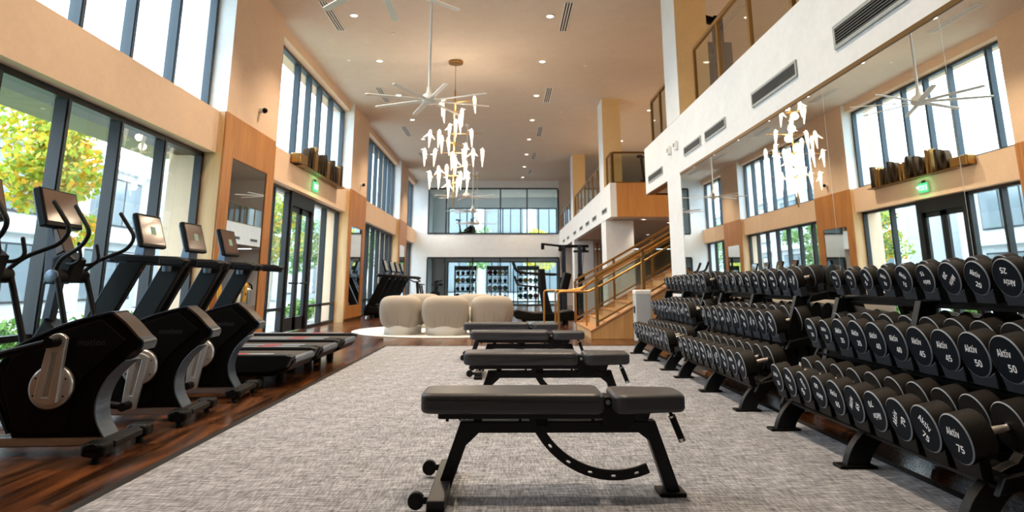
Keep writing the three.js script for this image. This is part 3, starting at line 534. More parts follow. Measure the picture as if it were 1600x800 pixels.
function makeDumbbell(w) {                                   // axis along x; the printed end faces -x at x = 0
  const [D, th, grip] = SIZE[w], r = D / 2, b = 0.0035, L = 2 * th + grip;
  const g = dbGeo[w] ??= {
    head: merge([lathe([[r - b, 0.001], [r - 0.001, b], [r, b + 0.002], [r, th - b], [r - b, th], [0.02, th], [0.001, th]], 40).rotateZ(-Math.PI / 2)]),
    far: merge([lathe([[0.001, 0], [0.02, 0], [r - b, 0], [r, b], [r, th - b], [r - b, th], [0.001, th]], 40).rotateZ(-Math.PI / 2).translate(th + grip, 0, 0)]),
    rim: merge([lathe([[r - b - 0.0015, -0.0004], [r - b * 0.4, b * 0.45], [r + 0.0008, b + 0.001]], 40).rotateZ(-Math.PI / 2)]),
    rimFar: merge([lathe([[r - b - 0.001, -0.0008], [r + 0.0008, b]], 40).rotateZ(-Math.PI / 2).translate(th + grip, 0, 0)]),
    disc: (() => { const d = new THREE.CircleGeometry(r - b, 40).rotateY(-Math.PI / 2); return flat(d); })(),
    grip: merge([lathe([[0.0125, th], [0.0135, th + 0.015], [0.0165, th + grip / 2], [0.0135, th + grip - 0.015], [0.0125, th + grip]], 16).rotateZ(-Math.PI / 2)]),
    collar: merge([rod(V(th, 0, 0), V(th + 0.012, 0, 0), 0.022, 0.022, 20), rod(V(th + grip - 0.012, 0, 0), V(th + grip, 0, 0), 0.022, 0.022, 20)]),
  };
  const t = new THREE.Group();
  const h = share('head', g.head, M.rubberSide, t, 0, 0, 0);
  share('printed_face', g.disc, face(w), h, 0.0009, 0, 0);
  share('head', g.far, M.rubberSide, t, 0, 0, 0);
  share('bevel_ring', g.rim, M.bevelGrey, t, 0, 0, 0); share('bevel_ring', g.rimFar, M.bevelGrey, t, 0, 0, 0);
  share('grip', g.grip, M.knurl, t, 0, 0, 0); share('collar', g.collar, M.chrome, t, 0, 0, 0);
  return { t, L, D };
}
const WEIGHTS = { top: [5, 5, 10, 10, 15, 15, 20, 20, 25, 25], middle: [30, 30, 35, 35, 40, 40, 45, 45, 50, 50], bottom: [55, 55, 60, 60, 65, 65, 70, 70, 75, 75] };
const TURNS = { top: [0.1, 0.2, 0.9, 0.3, 0.45, 3.1, 2.4, 0.35, 3.25, 0.2], middle: [0, 0.05, 0, 0.04, -0.05, 0, 0.03, 0, 0.02, 0], bottom: [0.05, 0.3, 0.9, 3.3, 0.1, -1.0, 2.95, -1.1, 0.7, 0.05] };
const rackNames = ['nearest rack', 'middle rack', 'rack closest to the stairs'];
const saddleShape = (() => { const s = new THREE.Shape(); s.moveTo(-0.075, -0.04); s.lineTo(0.075, -0.04); s.lineTo(0.085, 0.03); s.quadraticCurveTo(0.05, 0.005, 0, 0.0); s.quadraticCurveTo(-0.05, 0.005, -0.085, 0.03); return s; })();
const saddleGeo = merge([new THREE.ExtrudeGeometry(saddleShape, { depth: 0.045, bevelEnabled: true, bevelSize: 0.003, bevelThickness: 0.003, bevelSegments: 1, curveSegments: 8 }).rotateY(Math.PI / 2).translate(0, 0, 0)]);
const saddleLip = merge([new THREE.TubeGeometry(new THREE.CatmullRomCurve3([V(-0.002, 0.03, -0.085), V(-0.002, 0.008, -0.045), V(-0.002, 0.001, 0), V(-0.002, 0.008, 0.045), V(-0.002, 0.03, 0.085)]), 12, 0.003, 6)]);
[-3.53, -5.88, -8.17].forEach((zc, ri) => {
  const t = thing('dumbbell_rack', 'black three-tier steel dumbbell rack with curved feet, ' + ['nearest the viewer', 'the middle one of three', 'the one closest to the stairs'][ri], 'rack', [2.2, 0, zc], 0, 'dumbbell racks');
  const cs = Math.cos(TILT), sn = Math.sin(TILT);
  TIERS.forEach((tr, k) => {
    const ws = WEIGHTS[tr.name], grip = SIZE[ws[0]][2], th = SIZE[ws[5]][1], span = 2 * th + grip, r = SIZE[ws[9]][0] / 2;
    // two rails carry the saddles; under them a tray with end caps
    const off = (a, d) => [tr.x - 2.2 + a * cs + d * sn * 1, tr.y + a * sn - d * cs];
    const shelf = obj('tier', [[0.075, 0.115], [span - 0.075, span - 0.02]].map(([a, b]) => ext([off(a, r + 0.04), off(b, r + 0.04), off(b, r + 0.085), off(a, r + 0.085)], 2.2, 0.004)).concat([ext([off(0.05, r + 0.07), off(span - 0.05, r + 0.07), off(span - 0.05, r + 0.085), off(0.05, r + 0.085)], 2.18, 0.002)]), M.blackSatin, t);
    [-1.09, 1.09].forEach((z) => obj('end_cap', [ext([off(0.07, r + 0.035), off(span, r + 0.035), off(span, r + 0.095), off(0.02, r + 0.095)], 0.04, 0.01).translate(0, 0, z)], M.black, shelf));
    for (let i = 0; i < 10; i++) {
      const w = ws[i], [D, hth, gr] = SIZE[w], z = -4.5 * PITCH + i * PITCH, Lw = 2 * hth + gr;
      [0.014, Lw - 0.06].forEach((a, e) => {
        const [sx, sy] = [tr.x - 2.2 + a * cs + (D / 2 + 0.001) * sn, tr.y + a * sn - (D / 2 + 0.001) * cs];
        const m = share('saddle', saddleGeo, k ? M.saddle : M.black, t, sx, sy, z); m.rotation.z = TILT; m.scale.z = D / 0.2;
        if (!e && k) { const q = share('saddle_lip', saddleLip, M.bevelGrey, m, 0, 0, 0); }
      });
    }
  });
  // three supports: arched front foot, sloping upright, rear foot
  [-0.982, 0, 0.982].forEach((z) => {
    const s = new THREE.Shape(); s.moveTo(-0.29, 0.015); s.quadraticCurveTo(-0.24, 0.19, -0.03, 0.26); s.lineTo(0.06, 0.36); s.lineTo(0.24, 0.9); s.lineTo(0.33, 0.9); s.lineTo(0.2, 0.34); s.lineTo(0.31, 0.02); s.lineTo(0.22, 0.02); s.lineTo(0.13, 0.24); s.quadraticCurveTo(-0.11, 0.18, -0.17, 0.015);
    const l = obj('support', [new THREE.ExtrudeGeometry(s, { depth: 0.052, bevelEnabled: true, bevelSize: 0.004, bevelThickness: 0.004, bevelSegments: 2, curveSegments: 20 }).translate(0, 0, z - 0.026)], M.blackSatin, t);
    obj('foot_plate', [rb(-0.34, -0.13, 0.001, 0.018, z - 0.05, z + 0.05, 0.008)], M.black, l);
    obj('bolt', [cyl(0.012, 0.012, 0.07, 10).rotateX(Math.PI / 2).translate(0.2, 0.5, z), cyl(0.012, 0.012, 0.07, 10).rotateX(Math.PI / 2).translate(0.25, 0.7, z)], M.bevelGrey, l);
  });
  obj('cross_beam', [rb(0.2, 0.25, 0.42, 0.5, -1.04, 1.04, 0.006), rb(0.25, 0.29, 0.74, 0.8, -1.04, 1.04, 0.006)], M.blackSatin, t);
  // the dumbbells stand on the rack: each is a thing of its own
  TIERS.forEach((tr) => WEIGHTS[tr.name].forEach((w, i) => {
    const { t: d, L, D } = makeDumbbell(w);
    d.name = numbered('dumbbell'); scene.add(d);
    d.position.set(tr.x, tr.y, zc * KZ - 4.5 * PITCH + i * PITCH);
    d.rotation.set(0, 0, TILT); d.rotateX(ri ? rr(-1.6, 1.6) + (rnd() < 0.3 ? 3 : 0) : TURNS[tr.name][i]);
    const label = ri === 0 ? 'round black dumbbell marked ' + w + ', ' + ORD[9 - i] + ' from the near end, ' + tr.name + ' tier, nearest rack'
      : 'black dumbbell, ' + ORD[i] + ' from the stairs end, ' + tr.name + ' tier, ' + rackNames[ri];
    d.userData = { label, category: 'dumbbell', group: tr.name + ' tier dumbbells of the ' + rackNames[ri] };
  }));
});

/* ---------- ellipticals ---------- */
function makeElliptical(label, crank) {                        // origin 3.2 m left of the hall axis; the walker faces -x
  const t = thing('elliptical', label, 'elliptical', [-3.31, 0, -3.85], 0, 'elliptical trainers by the window'); t.scale.z = 1.1;
  const o = (x) => x + 3.2;
  // drive housing
  const top = [[-2.94, 0.585], [-2.8, 0.665], [-2.6, 0.755], [-2.38, 0.815], [-2.33, 0.818]], nose = [[-2.18, 0.68], [-2.15, 0.645], [-2.16, 0.61], [-2.2, 0.585]];
  const under = [[-2.235, 0.55], [-2.29, 0.5], [-2.345, 0.43], [-2.38, 0.35], [-2.39, 0.26], [-2.375, 0.18], [-2.335, 0.11]], bottom = [[-2.34, 0.1], [-2.84, 0.1]], front = [[-2.9, 0.22], [-2.985, 0.42], [-2.98, 0.53]];
  const outline = [...top, ...nose, ...under, ...bottom, ...front].map(([x, y]) => [o(x), y]).reverse();
  const hs = obj('housing', [ext(outline, 0.155, 0.012)], M.housing, t);
  // raised side shield, the panel edge that sweeps from nose to foot
  const shield = [[-2.9, 0.56], [-2.62, 0.72], [-2.4, 0.785], [-2.24, 0.66], [-2.36, 0.55], [-2.46, 0.45], [-2.52, 0.34], [-2.54, 0.13], [-2.82, 0.13], [-2.94, 0.42]].map(([x, y]) => [o(x), y]).reverse();
  [0.082, -0.082].forEach((z) => obj('side_shield', [ext(shield, 0.012, 0.004).translate(0, 0, z)], M.black, hs));
  const sg = new TextGeometry('motion', { font, size: 0.036, depth: 0.0012, curveSegments: 3 }); sg.translate(o(-2.53), 0.63, 0.0882);
  obj('lettering', [sg], M.saddle, hs);
  // light strips: top spine, nose cap, rear edge
  const strip = (pts, w, lift) => { const c = new THREE.SplineCurve(pts.map(([x, y]) => new THREE.Vector2(o(x), y))).getPoints(20), a = c.map((p) => [p.x, p.y]), b = c.map((p, i) => { const q = c[Math.min(i + 1, 20)].clone().sub(c[Math.max(i - 1, 0)]).normalize(); return [p.x - q.y * lift, p.y + q.x * lift]; }).reverse(); return ext([...a, ...b], w, 0.003); };
  obj('top_spine', [strip(top, 0.165, 0.014)], M.housingTrim, t);
  const cap = obj('nose_cap', [strip([[-2.34, 0.815], [-2.26, 0.755], [-2.17, 0.665]], 0.17, 0.016)], M.housingCap, t);
  obj('cap_end', [strip([[-2.18, 0.675], [-2.145, 0.645], [-2.155, 0.605]], 0.172, 0.014)], M.housingTrim, cap);
  obj('rear_edge', [strip([[-2.31, 0.09], [-2.365, 0.18], [-2.385, 0.27], [-2.372, 0.355], [-2.335, 0.435], [-2.285, 0.495], [-2.23, 0.545]], 0.16, -0.012)], M.greyBlue, t);
  obj('front_edge', [strip([[-2.86, 0.13], [-2.93, 0.26], [-2.995, 0.42]], 0.16, 0.014)], M.housingTrim, t);
  // crank discs, arms and pedal bars on both sides
  const cx = o(-2.63), cy = 0.395, R = 0.265;
  [1, -1].forEach((s) => {
    const a = crank + (s < 0 ? Math.PI : 0), px = cx + Math.sin(a) * R, py = cy + Math.cos(a) * R, z = s * 0.108;
    const d = obj('crank_disc', [lathe([[0.001, 0.02], [0.11, 0.02], [0.128, 0.012], [0.13, -0.01], [0.001, -0.01]], 40).rotateX(Math.PI / 2 * s).translate(cx, cy, z)], M.silver, t);
    for (let k = 0; k < 6; k++) obj('screw', [cyl(0.005, 0.005, 0.006, 8).rotateX(Math.PI / 2).translate(cx + Math.cos(k * 1.047 + 0.5) * 0.1, cy + Math.sin(k * 1.047 + 0.5) * 0.1, z + s * 0.021)], M.black, d);
    const sh = new THREE.Shape(); sh.moveTo(-0.062, -0.075); sh.quadraticCurveTo(0, -0.115, 0.062, -0.075); sh.lineTo(0.046, R + 0.02); sh.quadraticCurveTo(0, R + 0.065, -0.046, R + 0.02);
    const hole = new THREE.Path([[-0.026, -0.06], [-0.018, R - 0.06], [0.018, R - 0.06], [0.026, -0.06]].map(([x, y]) => new THREE.Vector2(x, y))); sh.holes.push(hole);
    const arm = new THREE.ExtrudeGeometry(sh, { depth: 0.022, bevelEnabled: true, bevelSize: 0.006, bevelThickness: 0.005, bevelSegments: 2, curveSegments: 14 }).translate(0, 0, s > 0 ? 0.018 : -0.044);
    const web = bx(-0.03, 0.03, -0.07, R - 0.05, s > 0 ? 0.016 : -0.03, s > 0 ? 0.026 : -0.016);
    obj('crank_arm', [arm, web].map((g) => flat(g).rotateZ(-a).translate(cx, cy, z)), M.silver, t);
    const pb = obj('pedal_bar', [rod(V(px, py, z + s * 0.03), V(px, py, z + s * 0.13), 0.03, 0.03, 20), rod(V(px, py, z + s * 0.1), V(o(-3.62), 0.34 + (py - cy) * 0.25, z + s * 0.1), 0.026, 0.024, 16)], M.black, t);
    const q = 0.62, fx = px + (o(-3.62) - px) * q, fy = py + (0.34 + (py - cy) * 0.25 - py) * q;
    obj('foot_pedal', [rb(fx - 0.19, fx + 0.19, fy + 0.02, fy + 0.055, z - 0.06 * s - 0.0, z + s * 0.13, 0.01)], M.rubber, pb);
    // swing arm: from the pod down to the front of the pedal bar, and up to the grip
    const zz = s * 0.3;
    obj('swing_arm', [rod(V(o(-3.88), 1.06, zz * 0.72), V(o(-3.66), 0.36 + (py - cy) * 0.25, z + s * 0.1), 0.024, 0.024, 12)], M.blackSatin, t);
    const g = s > 0 ? 0.02 : 0.2;
    obj('moving_handle', [pipe([V(o(-3.92), 1.1, s * 0.2), V(o(-3.86 + g * 0.2), 1.22, s * 0.25), V(o(-3.66 + g * 0.4), 1.33, s * 0.3), V(o(-3.6 + g * 0.4), 1.45, s * 0.31), V(o(-3.76 + g * 0.4), 1.68, s * 0.3)], 0.019, 0.07)], M.rubber, t);
    obj('fixed_handle', [pipe([V(o(-3.95), 1.2, s * 0.06), V(o(-3.82), 1.17, s * 0.12), V(o(-3.74), 1.22, s * 0.14), V(o(-3.78), 1.36, s * 0.14)], 0.016, 0.05)], M.rubber, t);
  });
  // rear stabiliser with end caps and levelling feet
  const sf = obj('stabilizer', [rod(V(o(-2.25), 0.075, -0.3), V(o(-2.25), 0.075, 0.3), 0.036, 0.036, 20), rb(o(-2.31), o(-2.19), 0.06, 0.1, -0.16, 0.16, 0.01)], M.blackSatin, t);
  [-0.24, 0.24].forEach((z) => { obj('cap', [rb(o(-2.32), o(-2.18), 0.035, 0.115, z - 0.06, z + 0.06, 0.03, 3)], M.black, sf); obj('levelling_foot', [cyl(0.026, 0.022, 0.04, 14).translate(o(-2.25), 0.02, z)], M.rubber, sf); });
  // floor frame, front ramp and mast
  obj('floor_beam', [rb(o(-4.1), o(-2.3), 0.04, 0.1, -0.05, 0.05, 0.012)], M.silver, t);
  const ff = obj('front_stabilizer', [rod(V(o(-4.08), 0.07, -0.32), V(o(-4.08), 0.07, 0.32), 0.035, 0.035, 16)], M.blackSatin, t);
  [-0.26, 0.26].forEach((z) => obj('levelling_foot', [cyl(0.026, 0.022, 0.04, 14).translate(o(-4.08), 0.02, z)], M.rubber, ff));
  obj('ramp', [bar(V(o(-3.95), 0.42, 0.13), V(o(-2.98), 0.2, 0.13), 0.05, 0.05), bar(V(o(-3.95), 0.42, -0.13), V(o(-2.98), 0.2, -0.13), 0.05, 0.05)], M.silver, t);
  obj('front_cover', [ext([[o(-4.14), 0.1], [o(-3.86), 0.1], [o(-3.8), 0.3], [o(-3.9), 0.62], [o(-4.02), 0.7], [o(-4.12), 0.5]], 0.2, 0.02)], M.black, t);
  obj('mast', [bar(V(o(-4.06), 0.4, 0), V(o(-4.0), 1.08, 0), 0.09, 0.09, 0.02), ext([[o(-4.09), 1.0], [o(-3.94), 1.0], [o(-3.95), 1.2], [o(-4.06), 1.52], [o(-4.13), 1.52]], 0.15, 0.02)], M.mast, t);
  const pod = obj('pivot_pod', [cyl(0.062, 0.062, 0.46, 28).rotateX(Math.PI / 2).translate(o(-3.92), 1.07, 0), ext([[o(-4.02), 1.02], [o(-3.86), 1.02], [o(-3.82), 1.22], [o(-3.92), 1.3], [o(-4.03), 1.24]], 0.2, 0.025)], M.black, t);
  [0.232, -0.232].forEach((z) => obj('pod_cap', [lathe([[0.001, 0.012], [0.045, 0.01], [0.06, 0], [0.06, -0.02]], 28).rotateX(Math.sign(z) * Math.PI / 2).translate(o(-3.92), 1.07, z)], M.greyBlue, pod));
  obj('tray', [ext([[o(-4.0), 1.26], [o(-3.93), 1.3], [o(-4.02), 1.5], [o(-4.06), 1.5]], 0.17, 0.008)], M.housingCap, t);
  const cg = (g) => g.rotateZ(0.3).translate(o(-4.07), 1.68, 0);
  const con = obj('console', [cg(rb(-0.05, 0.02, -0.175, 0.19, -0.27, 0.27, 0.014, 3))], M.black, t);
  obj('console_back', [cg(rb(-0.075, -0.045, -0.15, 0.17, -0.24, 0.24, 0.012))], M.greyBlue, con);
  obj('screen', [cg(bx(0.0205, 0.0225, -0.13, 0.172, -0.248, 0.248))], M.screen, con);
  return t;
}
const e1 = makeElliptical('closest elliptical trainer, its silver crank arm pointing up', 0.08);
e1.position.z = -3.84 * KZ; e1.rotation.y = 0.06;
const e2 = makeElliptical('second elliptical trainer from the viewer, crank arm hanging down', Math.PI + 0.12);
e2.position.z = -4.72 * KZ; e2.rotation.y = 0.06;
dup(e2, [-3.31, 0, -5.6], 0.06, 'third elliptical trainer from the viewer, beside the treadmills');

/* ---------- treadmills ---------- */
function makeTreadmill(label) {
  const t = thing('treadmill', label, 'treadmill', [-3.2, 0, -6.4], 0, 'treadmills along the windows'), o = (x) => x + 3.2;
  obj('deck', [ext([[-4.25, 0.1], [-2.3, 0.1], [-2.16, 0.16], [-2.1, 0.24], [-2.1, 0.255], [-4.25, 0.255]].map(([x, y]) => [o(x), y]), 0.74, 0.012)], M.black, t);
  [0.39, -0.39].forEach((z) => {
    const r = obj('side_rail', [ext([[-4.25, 0.15], [-2.32, 0.15], [-2.14, 0.2], [-2.09, 0.3], [-2.16, 0.318], [-4.1, 0.318], [-4.25, 0.36]].map(([x, y]) => [o(x), y]), 0.13, 0.012).translate(0, 0, z)], M.blackSatin, t);
    obj('foot_rail_strip', [rb(o(-4.0), o(-2.3), 0.316, 0.323, z - 0.04, z + 0.04, 0.002, 1)], M.bevelGrey, r);
    obj('red_marker', [bx(o(-2.75), o(-2.55), 0.3225, 0.3245, z - 0.03, z + 0.03)], M.red, r);
  });
  obj('running_belt', [ext([[-4.0, 0.255], [-2.16, 0.255], [-2.11, 0.262], [-2.105, 0.275], [-2.13, 0.285], [-4.0, 0.285]].map(([x, y]) => [o(x), y]), 0.6, 0.004)], M.belt, t);
  obj('rear_roller', [rod(V(o(-2.13), 0.25, -0.31), V(o(-2.13), 0.25, 0.31), 0.036, 0.036, 16)], M.greyBlue, t);
  obj('motor_hood', [ext([[-4.42, 0.06], [-3.88, 0.1], [-3.82, 0.3], [-3.95, 0.38], [-4.3, 0.44], [-4.42, 0.3]].map(([x, y]) => [o(x), y]), 0.84, 0.03)], M.black, t);
  [0.3, -0.3].forEach((z) => { obj('foot', [cyl(0.05, 0.045, 0.1, 16).translate(o(-2.45), 0.05, z)], M.rubber, t); obj('foot', [cyl(0.05, 0.045, 0.1, 16).translate(o(-4.2), 0.05, z)], M.rubber, t); });
  // sloping uprights
  [0.4, -0.4].forEach((z) => {
    const u = obj('upright', [ext([[-4.4, 0.2], [-4.16, 0.2], [-3.66, 1.22], [-3.9, 1.22]].map(([x, y]) => [o(x), y]), 0.085, 0.012).translate(0, 0, z)], M.black, t);
    obj('upright_edge', [ext([[-4.41, 0.2], [-4.395, 0.2], [-3.895, 1.22], [-3.91, 1.22]].map(([x, y]) => [o(x), y]), 0.088, 0.006).translate(0, 0, z)], M.housingTrim, u);
  });
  // side handrails with grips, joined by the console tray
  [0.4, -0.4].forEach((z) => {
    const h = obj('handrail', [ext([[-4.02, 1.22], [-3.3, 1.19], [-3.28, 1.25], [-3.34, 1.275], [-3.95, 1.3], [-4.03, 1.28]].map(([x, y]) => [o(x), y]), 0.085, 0.02).translate(0, 0, z)], M.black, t);
    obj('grip', [ext([[-3.52, 1.185], [-3.26, 1.17], [-3.22, 1.235], [-3.3, 1.265], [-3.52, 1.27]].map(([x, y]) => [o(x), y]), 0.1, 0.02).translate(0, 0, z)], M.rubber, h);
  });
  obj('console_tray', [ext([[-4.06, 1.22], [-3.84, 1.2], [-3.78, 1.24], [-3.84, 1.3], [-4.0, 1.32], [-4.07, 1.28]].map(([x, y]) => [o(x), y]), 0.88, 0.02)], M.housingTrim, t);
  obj('cup_holder', [cyl(0.045, 0.05, 0.1, 20).translate(o(-3.8), 1.19, 0.27), cyl(0.045, 0.05, 0.1, 20).translate(o(-3.8), 1.19, -0.27)], M.greyBlue, t);
  obj('grab_bar', [pipe([V(o(-3.9), 1.24, 0.2), V(o(-3.66), 1.22, 0.16), V(o(-3.66), 1.22, -0.16), V(o(-3.9), 1.24, -0.2)], 0.018, 0.05)], M.rubber, t);
  obj('stop_key', [cyl(0.022, 0.022, 0.02, 16).rotateZ(Math.PI / 2).translate(o(-3.71), 1.15, 0.4), rb(o(-3.79), o(-3.76), 1.28, 1.3, -0.04, 0.04, 0.004)], M.red, t);
  obj('console_neck', [ext([[-3.98, 1.28], [-3.86, 1.28], [-3.86, 1.4], [-3.95, 1.46]].map(([x, y]) => [o(x), y]), 0.2, 0.01)], M.greyBlue, t);
  const cg = (g) => g.rotateZ(0.3).translate(o(-3.88), 1.56, 0);
  const con = obj('console', [cg(rb(-0.03, 0.022, -0.185, 0.19, -0.24, 0.24, 0.014, 3))], M.black, t);
  obj('console_back', [cg(rb(-0.055, -0.028, -0.16, 0.17, -0.21, 0.21, 0.01))], M.greyBlue, con);
  obj('screen', [cg(bx(0.0225, 0.0245, -0.15, 0.16, -0.21, 0.21))], M.screen, con);
  obj('screen_icon', [cg(bx(0.0246, 0.0252, -0.04, 0.05, -0.07, 0.03))], M.screenIcon, con);
  return t;
}
const tm = makeTreadmill('closest treadmill, standing right behind the ellipticals');
tm.scale.z = 1.08; tm.position.z = -6.5 * KZ;
dup(tm, [-3.2, 0, -7.42], 0, 'middle treadmill of the three nearest');
dup(tm, [-3.2, 0, -8.36], 0, 'third treadmill, its console in front of the oak pier mirror');
[-18.75, -19.75, -20.75, -21.75].forEach((z, i) => dup(tm, [-3.05, 0, z], 0, 'distant treadmill left of the sofa, ' + ORD[i] + ' of four from the glass doors'));

/* ---------- steel canisters and floor sign by the oak pier ---------- */
[[-4.08, -9.05, 'left'], [-4.06, -9.5, 'right']].forEach(([x, z, s]) => {
  const t = thing('steel_canister', 'tall stainless steel canister with black pump top, ' + s + ' one of two beside the oak pier', 'canister', [x, 0, z], 0, 'steel canisters');
  obj('cylinder', [lathe([[0.001, 0.002], [0.09, 0.002], [0.095, 0.02], [0.085, 0.04], [0.082, 0.9], [0.07, 0.93], [0.03, 0.95], [0.001, 0.95]], 32)], M.steel, t);
  const p = obj('pump_top', [cyl(0.025, 0.02, 0.05, 16).translate(0, 0.965, 0)], M.black, t);
  obj('lever', [pipe([V(-0.06, 1.0, 0.06), V(0, 1.02, 0), V(0.05, 0.99, -0.05), V(0.06, 0.93, -0.07)], 0.014, 0.03)], M.black, p);
});
{
  const t = thing('wet_floor_sign', 'yellow folded wet floor sign standing behind the third treadmill', 'sign', [-4.02, 0, -8.93], 0.2);
  const board = (s) => ext([[-0.15, 0.02], [0.15, 0.02], [0.12, 0.98], [0.06, 1.02], [-0.06, 1.02], [-0.12, 0.98]], 0.02, 0.004).rotateX(s * 0.09).translate(0, 0, s * 0.1).rotateY(Math.PI / 2);
  obj('board', [board(-1)], M.yellow, t); const f = obj('board', [board(1)], M.yellow, t);
  const tri = new THREE.Shape([[-0.08, 0.6], [0.08, 0.6], [0, 0.76]].map(([x, y]) => new THREE.Vector2(x, y))); tri.holes.push(new THREE.Path([[-0.05, 0.618], [0.05, 0.618], [0, 0.72]].map(([x, y]) => new THREE.Vector2(x, y))));
  obj('warning_mark', [new THREE.ExtrudeGeometry(tri, { depth: 0.002, bevelEnabled: false }).translate(0, 0, 0.01).rotateX(0.09).translate(0, 0, 0.1).rotateY(Math.PI / 2), bx(-0.06, 0.06, 0.84, 0.88, 0.009, 0.012).rotateX(0.09).translate(0, 0, 0.1).rotateY(Math.PI / 2)], M.black, f);
}

/* ---------- round sofa on its rug ---------- */
tag(obj('round_rug', [lathe([[0.001, 0.0], [2.03, 0.0], [2.05, 0.006], [2.03, 0.014], [0.001, 0.014]], 64).translate(-1.25, 0.001, -13.35 * KZ)], M.rug), 'round off-white rug under the beige sofa', 'rug');
function puff(w, d, h, y0) {                                    // cushion-like body with gathers towards the bottom
  const nu = 300, nv = 36, pos = [], idx = [], sup = (a, n) => 1 / Math.pow(Math.abs(Math.cos(a)) ** n + Math.abs(Math.sin(a)) ** n, 1 / n);
  for (let j = 0; j <= nv; j++) for (let i = 0; i < nu; i++) {
    const v = -Math.PI / 2 + Math.PI * j / nv, u = 2 * Math.PI * i / nu, rv = sup(v, 4.2), ru = sup(u, 3.6);
    const R = Math.max(0, Math.cos(v)) * rv, Y = Math.sin(v) * rv;                      // -1 .. 1
    const low = Math.max(0, -Y + 0.05), bulge = 1 + 0.03 * (1 - Y * Y) - 0.06 * low;
    const fold = Math.pow(0.5 + 0.5 * Math.sin(u * 34 + 2.2 * Math.sin(u * 9) + Y * 1.5), 2.2) * (0.55 + 0.45 * Math.sin(u * 13 + 1));
    const pl = 1 - Math.min(1, low * 1.3) * 0.055 * fold;
    pos.push(R * ru * Math.cos(u) * w / 2 * bulge * pl, y0 + h / 2 + Y * h / 2, R * ru * Math.sin(u) * d / 2 * bulge * pl);
  }
  for (let j = 0; j < nv; j++) for (let i = 0; i < nu; i++) { const a = j * nu + i, b = j * nu + (i + 1) % nu, c = a + nu, q = b + nu; idx.push(a, c, b, b, c, q); }
  const g = new THREE.BufferGeometry(); g.setAttribute('position', new THREE.Float32BufferAttribute(pos, 3)); g.setIndex(idx); g.computeVertexNormals();
  return g;
}
function sofaModule(label, x, z, turn, w) {
  const t = thing('sofa_module', label, 'sofa', [x, 0.015, z], turn, 'sofa modules around the rug');
  obj('plinth', [lathe([[0.001, 0], [0.5, 0], [0.5, 0.17], [0.49, 0.185], [0.001, 0.185]], 40).scale(w * 0.93, 1, 0.95)], M.fabricBase, t);
  obj('back_cushion', [puff(w, 0.6, 0.64, 0.12).translate(0, 0, 0.22)], M.fabric, t);
  obj('seat_cushion', [puff(w * 0.98, 0.75, 0.34, 0.12).translate(0, 0, -0.18)], M.fabric, t);
}
sofaModule('rounded beige sofa module, left one of the three seen from behind', -2.07, -12.45, -0.1, 0.8);
sofaModule('rounded beige sofa module, middle one of the three seen from behind', -1.17, -12.3, 0, 0.9);
sofaModule('rounded beige sofa module, right one of the three seen from behind', -0.27, -12.45, 0.1, 0.83);
sofaModule('rounded cream sofa module facing the viewer, behind the left module', -1.95, -14.4, Math.PI + 0.15, 0.9);
sofaModule('rounded cream sofa module facing the viewer, behind the right module', -0.75, -14.4, Math.PI - 0.15, 0.95);

/* ---------- treadmill, cable tower and bikes at the far end ---------- */
{
  const t = thing('curved_treadmill', 'black treadmill standing sideways between sofa and stair railings', 'treadmill', [1.0, 0, -15.4]);
  obj('deck', [ext([[-0.78, 0.24], [-0.7, 0.16], [-0.4, 0.1], [0.5, 0.1], [0.75, 0.18], [0.8, 0.3], [0.7, 0.36], [0.3, 0.3], [-0.3, 0.3], [-0.66, 0.37], [-0.76, 0.34]], 0.8, 0.02)], M.black, t);
  obj('running_belt', [ext([[-0.7, 0.35], [-0.3, 0.29], [0.3, 0.29], [0.66, 0.35], [0.66, 0.365], [0.3, 0.312], [-0.3, 0.312], [-0.7, 0.375]], 0.55, 0.003)], M.belt, t);
  [0.36, -0.36].forEach((z) => { obj('upright', [ext([[0.0, 0.25], [0.22, 0.25], [0.06, 0.9], [0.02, 1.38], [-0.12, 1.38], [-0.1, 0.9]], 0.07, 0.012).translate(0, 0, z)], M.blackSatin, t); obj('handrail', [pipe([V(-0.78, 1.55, z), V(-0.68, 1.32, z), V(-0.45, 1.28, z), V(0.3, 1.24, z)], 0.03, 0.08)], M.rubber, t); obj('lower_handle', [pipe([V(-0.74, 1.2, z * 0.8), V(-0.66, 0.98, z * 0.8), V(-0.1, 0.92, z * 0.8)], 0.024, 0.06)], M.rubber, t); });
  obj('console', [rb(0.3, 0.48, 1.0, 1.42, -0.28, 0.28, 0.03).rotateZ(-0.25).translate(-0.1, 0.0, 0)], M.black, t);
  [[-0.5, 0.3], [-0.5, -0.3], [0.55, 0.3], [0.55, -0.3]].forEach(([x, z]) => obj('foot', [cyl(0.05, 0.05, 0.12, 14).translate(x, 0.06, z)], M.rubber, t));
}
